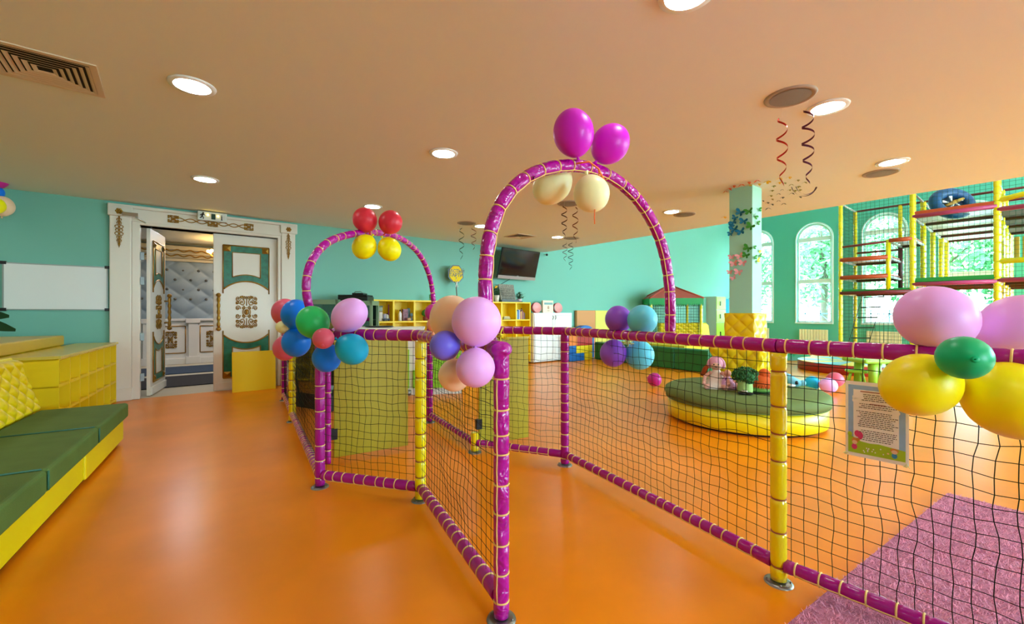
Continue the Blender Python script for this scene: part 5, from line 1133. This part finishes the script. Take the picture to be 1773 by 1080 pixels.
def platform(x0, x1, y0, y1, z, mtop, mface, under=None, joists=0, th=.10):
    put('platform', MB().box((x0, min(y0, y1), z-.03), (x1, max(y0, y1), z)), mtop, t)
    put('platform_edge', MB().tube([V((x0-.02, y0, z-.06)), V((x0-.02, y1, z-.06))], .05, 10), mface, t)
    if joists:
        put('underside', MB().box((x0+.03, min(y0, y1)+.02, z-.045), (x1, max(y0, y1)-.02, z-.032)), under or mat('white_board', '#E3E8EA', .4), t)
        for k in range(joists): xx = x0+(x1-x0)*(k+1)/joists; crail(V((xx, y0, z-.07)), V((xx, y1, z-.07)), mat('brown_joist', '#5A2A26', .5), .045, 'joist')
        crail(V((x0, y0, z-.08)), V((x1, y0, z-.08)), mat('white_pipe', '#D6D6D0', .4), .03, 'support_pipe'); crail(V((x0, y1, z-.08)), V((x1, y1, z-.08)), mat('white_pipe', '#D6D6D0', .4), .03, 'support_pipe')
M_ORT = mat('orange_red_pad', '#C2481C', .4); M_GRT = mat('green_pad', '#1F8A3A', .4)
ym = 2.5
xs_ = XR[0]
for z, thk in ((2.86, 1), (2.38, 1)):
    platform(XR[0], XR[1], YR[0], ym, z, M_ORT, M_ORT, under=mat('white_board', '#E3E8EA', .4), joists=1)
    put('step_face', MB().box((XR[0]-.05, ym, z-.10), (XR[0], YR[0], z)), M_ORT, t, bevel=.01)
platform(XR[0], XR[1], YR[0], YR[1], 1.97, M_GRT, M_RRAIL, joists=1); put('step_face', MB().box((XR[0]-.04, YR[1], 1.93), (XR[0], YR[0], 2.0)), M_GRT, t, bevel=.01)
crail(V((XR[0], YR[0], 3.16)), V((XR[0], ym, 3.20)), M_RRAIL, .03); crail(V((XR[1], YR[0], 3.12)), V((XR[1], ym, 3.12)), M_RRAIL, .03)
for x in XR[:2]: crail(V((x, ym, 1.97)), V((x, ym, 3.24)), M_YPOST if x == XR[0] else mat('brown_joist', '#5A2A26', .5), .05, 'short_post')
crail(V((XR[1], ym, 3.27)), V((XR[1], ym, ZTOP)), M_YPOST, .045, 'short_post')
platform(XR[0], XR[1], ym-.02, YR[1], 3.27, M_ORT, M_ORT, joists=1)
platform(XR[0], XR[-1], YR[1], YR[2], 3.80, M_ORT, M_PRAIL, joists=4); put('step_face', MB().box((XR[0]-.04, YR[2], 3.77), (XR[0], YR[1], 3.86)), M_ORT, t, bevel=.01)
platform(XR[0], XR[2], YR[1], YR[2], 2.14, M_GRT, M_PRAIL, joists=2); put('step_face', MB().box((XR[0]-.04, YR[2], 2.13), (XR[0], YR[1], 2.23)), M_GRT, t, bevel=.01)
platform(XR[0], XR[3], YR[2], YR[3], 3.72, M_ORT, M_PRAIL, joists=3, under=mat('brown_slats', '#6A4030', .6)); platform(XR[0], XR[3], YR[2], YR[4], 2.16, M_GRT, M_PRAIL, joists=3, under=mat('brown_slats', '#6A4030', .6))
crail(V((XR[0], YR[2], 2.52)), V((XR[0], YR[3], 2.52)), M_YPOST, .06, 'guard_tube'); crail(V((XR[0], YR[2], 3.86)), V((XR[0], YR[3], 4.12)), M_YPOST, .06, 'guard_tube')
m = MB()
for k in range(9): yk = YR[2]-.25-k*.13; m.box((15.4, yk-.045, 2.6), (15.46, yk+.045, 3.15))
put('padded_slats', m, mat('padded_ochre', '#C99418', .4), t, bevel=.015)
m = MB()
fastnet(m, V((XR[0], YR[0], .05)), V((XR[1], YR[0], .05)), V((XR[1], YR[0], ZTOP)), V((XR[0], YR[0], ZTOP)), 16, 46, .0045)
for j in range(3):
    a_, b_ = YR[j], YR[j+1]; fastnet(m, V((XR[0], a_, .05)), V((XR[0], b_, .05)), V((XR[0], b_, ZTOP)), V((XR[0], a_, ZTOP)), 16, 46, .0035)
fastnet(m, V((XR[1], YR[0], .05)), V((XR[1], YR[1], .05)), V((XR[1], YR[1], ZTOP)), V((XR[1], YR[0], ZTOP)), 16, 46, .0035)
put('net', m, mat('frame_net', '#1C4A2C', .7), t)
# rope ladder rungs
m = MB()
for k in range(6):
    z = 1.80-.28*k; yk = 2.98+.10*k*.6; m.tube([V((15.0-.05*k, yk+.16, z)), V((15.0-.05*k, yk-.28, z+.015))], .02, 6)
for s in (.16, -.28): m.tube([V((15.0, 2.98+s, 1.95)), V((14.7, 2.98+.33+s, .3))], .008, 4)
put('rope_ladder', m, mat('rung_green', '#2B3F2C', .6), t)
# blue ring with fan blades on the upper platform
rc = at(1648, 352, 10.4); tR = thing('blue_ring', 'dark blue ring with white and gold blades on the upper platform', 'play ring', rc)
fz = -FW; Mr = frame(rc, RT, (UP+FW*.25).normalized()); Rr = 27/FPX*10.4
m = MB(); m.tube([Mr @ V((Rr*math.cos(2*PI*k/40)*1.08, Rr*.74*math.sin(2*PI*k/40), 0)) for k in range(40)], .12, 12, closed=True); put('ring', m, mat('ring_blue', '#0F4F86', .4), tR)
m = MB(); m.add([Mr @ V((Rr*math.cos(2*PI*k/32), Rr*.68*math.sin(2*PI*k/32), -.02)) for k in range(32)], [tuple(range(32))]); put('dark_disc', m, mat('disc_navy', '#1A2748', .5), tR)
m = MB()
for k in range(5): an = k*2*PI/5+.4; m.prism([Mr @ V((.04*math.cos(an+.9), .03*math.sin(an+.9), .03)), Mr @ V((Rr*.7*math.cos(an-.12), Rr*.5*math.sin(an-.12), .03)), Mr @ V((Rr*.72*math.cos(an+.2), Rr*.5*math.sin(an+.2), .03))], -FW*.02)
put('white_blades', m, M_WHITE2, tR)
m = MB()
for k in (0, 1): an = .55+k*PI; m.tube([Mr @ V((0, 0, .06)), Mr @ V((Rr*.75*math.cos(an), Rr*.5*math.sin(an), .06))], [.05, .03], 8)
put('gold_blades', m, mat('gold_paint', '#B8861C', .4), tR)

# ------------------------------------------------------------------ paper butterflies
def wingmesh(name, m_):
    mb = MB()
    for s in (-1, 1):
        up_ = [(0, 0), (.10, .25), (.45, .62), (.85, .60), (.95, .30), (.70, .05), (.30, -.02)]; lo_ = [(0, 0), (.30, -.04), (.62, -.12), (.70, -.42), (.42, -.66), (.16, -.45)]
        for pts in (up_, lo_): mb.add([(s*x, y, x*.55) for x, y in pts], [tuple(range(len(pts)))[::s]])
    mb.tube([(0, -.35, .03), (0, 0, .05), (0, .4, .03)], [.02, .05, .03], 5)
    me = bpy.data.meshes.new(name); me.from_pydata([tuple(p) for p in mb.v], [], mb.f); me.materials.append(m_); me.update(); return me
BF = {'orange': '#E2571E', 'yellow': '#EDC21C', 'olive': '#8E9348', 'slate': '#3F5560', 'blue': '#1F7FA8', 'green': '#3F9A34', 'pink': '#F7B4C0', 'lemon': '#EBDD3A'}
BM = {k: wingmesh('butterfly', mat('paper_'+k, v, .7, .2)) for k, v in BF.items()}
bfl = []
Lf = [('blue', [(1273, 377, 10), (1282, 368, 14), (1267, 392, 10), (1270, 385, 12), (1288, 383, 13), (1272, 397, 13), (1283, 401, 14), (1265, 405, 9)]), ('green', [(1297, 366, 13), (1300, 392, 14), (1295, 430, 14), (1292, 442, 12)]), ('pink', [(1267, 445, 10), (1281, 443, 12), (1271, 456, 13), (1286, 455, 13), (1264, 471, 9), (1279, 471, 13), (1270, 481, 9)])]
Ff = [('green', [(1307, 375, 10), (1314, 363, 9), (1311, 386, 9), (1305, 428, 8), (1306, 446, 9), (1315, 443, 8)]), ('lemon', [(1314, 435, 7), (1311, 452, 10)])]
Cf = [('orange', [(1256, 331, 8), (1262, 326, 11), (1270, 321, 9), (1284, 319, 11), (1295, 315, 11), (1311, 312, 11)]), ('yellow', [(1298, 320, 9), (1313, 318, 10), (1329, 313, 13), (1349, 308, 12), (1366, 306, 10), (1349, 315, 9), (1254, 375, 9)]),
      ('olive', [(1340, 321, 8), (1337, 329, 7), (1358, 316, 8), (1370, 319, 8), (1381, 311, 8), (1383, 322, 8), (1393, 315, 9), (1367, 328, 7), (1376, 329, 8), (1336, 344, 8), (1334, 338, 8), (1385, 328, 7)]),
      ('slate', [(1320, 347, 7), (1329, 350, 7), (1336, 353, 8), (1330, 360, 10), (1348, 335, 7), (1354, 328, 6), (1355, 341, 7), (1348, 347, 7), (1357, 352, 8), (1371, 334, 9), (1384, 340, 9)])]
for surf, lst in (('L', Lf), ('F', Ff), ('C', Cf)):
    for col, ps in lst:
        srt = sorted(ps, key=(lambda q: q[1]) if surf != 'C' else (lambda q: q[0]+q[1]*.01))
        for k, (px, py, s) in enumerate(srt):
            if surf == 'L': p = onx(px, py, PX-.004); X_, Y_, Z_ = V((0, -1, 0)), V((0, 0, 1)), V((-1, 0, 0)); where = "the pillar's left face, %s from the top" % ordinal(k)
            elif surf == 'F': p = ony(px, py, PY-.004); X_, Y_, Z_ = V((1, 0, 0)), V((0, 0, 1)), V((0, -1, 0)); where = "the pillar's narrow right face, %s from the top" % ordinal(k)
            else: p = onz(px, py, ZC-.004); X_, Y_, Z_ = RT, FW, V((0, 0, -1)); where = 'the ceiling, %s of its colour from the left' % ordinal(k)
            d = (p-CAM).dot(FW); sc_ = s/2/FPX*d*(1.0 if surf != 'C' else 1.1)
            if surf == 'F': sc_ *= 1.35
            if surf == 'L': sc_ *= 1.25
            an = random.uniform(-.7, .7); X2 = X_*math.cos(an)+Y_*math.sin(an); Y2 = -X_*math.sin(an)+Y_*math.cos(an)
            Mx = frame(p, X2, Y2, Z_) @ Matrix.Scale(sc_, 4); o = bpy.data.objects.new('paper_butterfly', BM[col]); COL.objects.link(o); o.matrix_world = Mx
            o['label'] = '%s paper butterfly on %s' % (col, where); o['category'] = 'butterfly decoration'; o['group'] = 'paper butterflies on pillar and ceiling'

# ------------------------------------------------------------------ spiral streamers
def streamer(px, py0, py1, cols, label, hook=False, R=.035, turns=6, seed=0, w_=.009):
    p = onz(px, py0, ZC); d = (p-CAM).dot(FW); zb_ = EYE+(CY-py1)/FPX*d
    t_ = thing('spiral_streamer', label, 'streamer', p, 'foil spirals hanging from the ceiling'); m = MB(); m.tube([p, V((p.x, p.y, ZC-.10))], .0012, 4); put('thread', m, M_WHITE2, t_)
    z0 = ZC-.09; n = int(turns*18); rr = random.Random(seed)
    vs = []; 
    for k in range(n+1):
        q = k/n; an = q*turns*2*PI+seed; Rk = R*(.45+.9*math.sin(PI*min(1, .15+q*.95))**.7); z = z0+(zb_-z0)*q
        c_ = V((p.x+Rk*math.cos(an), p.y+Rk*math.sin(an), z)); vs += [c_+UP*w_, c_-UP*w_]
    me = MB(); me.add(vs, [(2*k, 2*k+1, 2*k+3, 2*k+2) for k in range(n)], True); put('foil_spiral', me, mat('foil_'+cols, cols, .22, .5, metal=.7), t_)
    if hook:
        me = MB(); c0_ = V((p.x, p.y, zb_)); 
        for Rk, off in ((.10, 0), (.085, .02)):
            vs = []
            for k in range(17):
                an = -1.2+k*2.6/16*-1+.9; c_ = c0_+RT*(Rk*math.cos(an)-.03+off)+UP*(Rk*math.sin(an)+.0)+FW*.01*k/16; vs += [c_+FW*.007+UP*.004, c_-FW*.007-UP*.004]
            me.add(vs, [(2*k, 2*k+1, 2*k+3, 2*k+2) for k in range(16)], True)
        put('curled_end', me, mat('foil_dark', '#3A1024', .3, metal=.5), t_)
streamer(1354, 184, 322, '#B02418', 'red foil spiral hanging left under the near ceiling speaker', turns=3.6, R=.032, seed=1)
streamer(1399, 172, 318, '#5E2A4A', 'dark purple foil spiral hanging right under the near ceiling speaker', hook=True, turns=4.4, R=.034, seed=2)
streamer(977, 348, 412, '#4A2622', 'left dark foil spiral below the cream balloons of the big arch', turns=3.6, R=.036, seed=3); streamer(996, 350, 420, '#6A3020', 'right copper foil spiral below the cream balloons of the big arch', turns=3.4, R=.036, seed=4)
streamer(978, 413, 452, '#54403A', 'far left foil spiral against the cyan wall', turns=3, R=.045, seed=5); streamer(988, 413, 468, '#2E3A34', 'far right foil spiral against the cyan wall', turns=4.5, R=.05, seed=6)
streamer(799, 386, 450, '#3C4A34', 'dark foil spiral left of the big arch, the left one of two', turns=3.3, R=.04, seed=7); streamer(820, 386, 432, '#8A6A58', 'silvery foil spiral left of the big arch, the right one of two', turns=3, R=.042, seed=8)
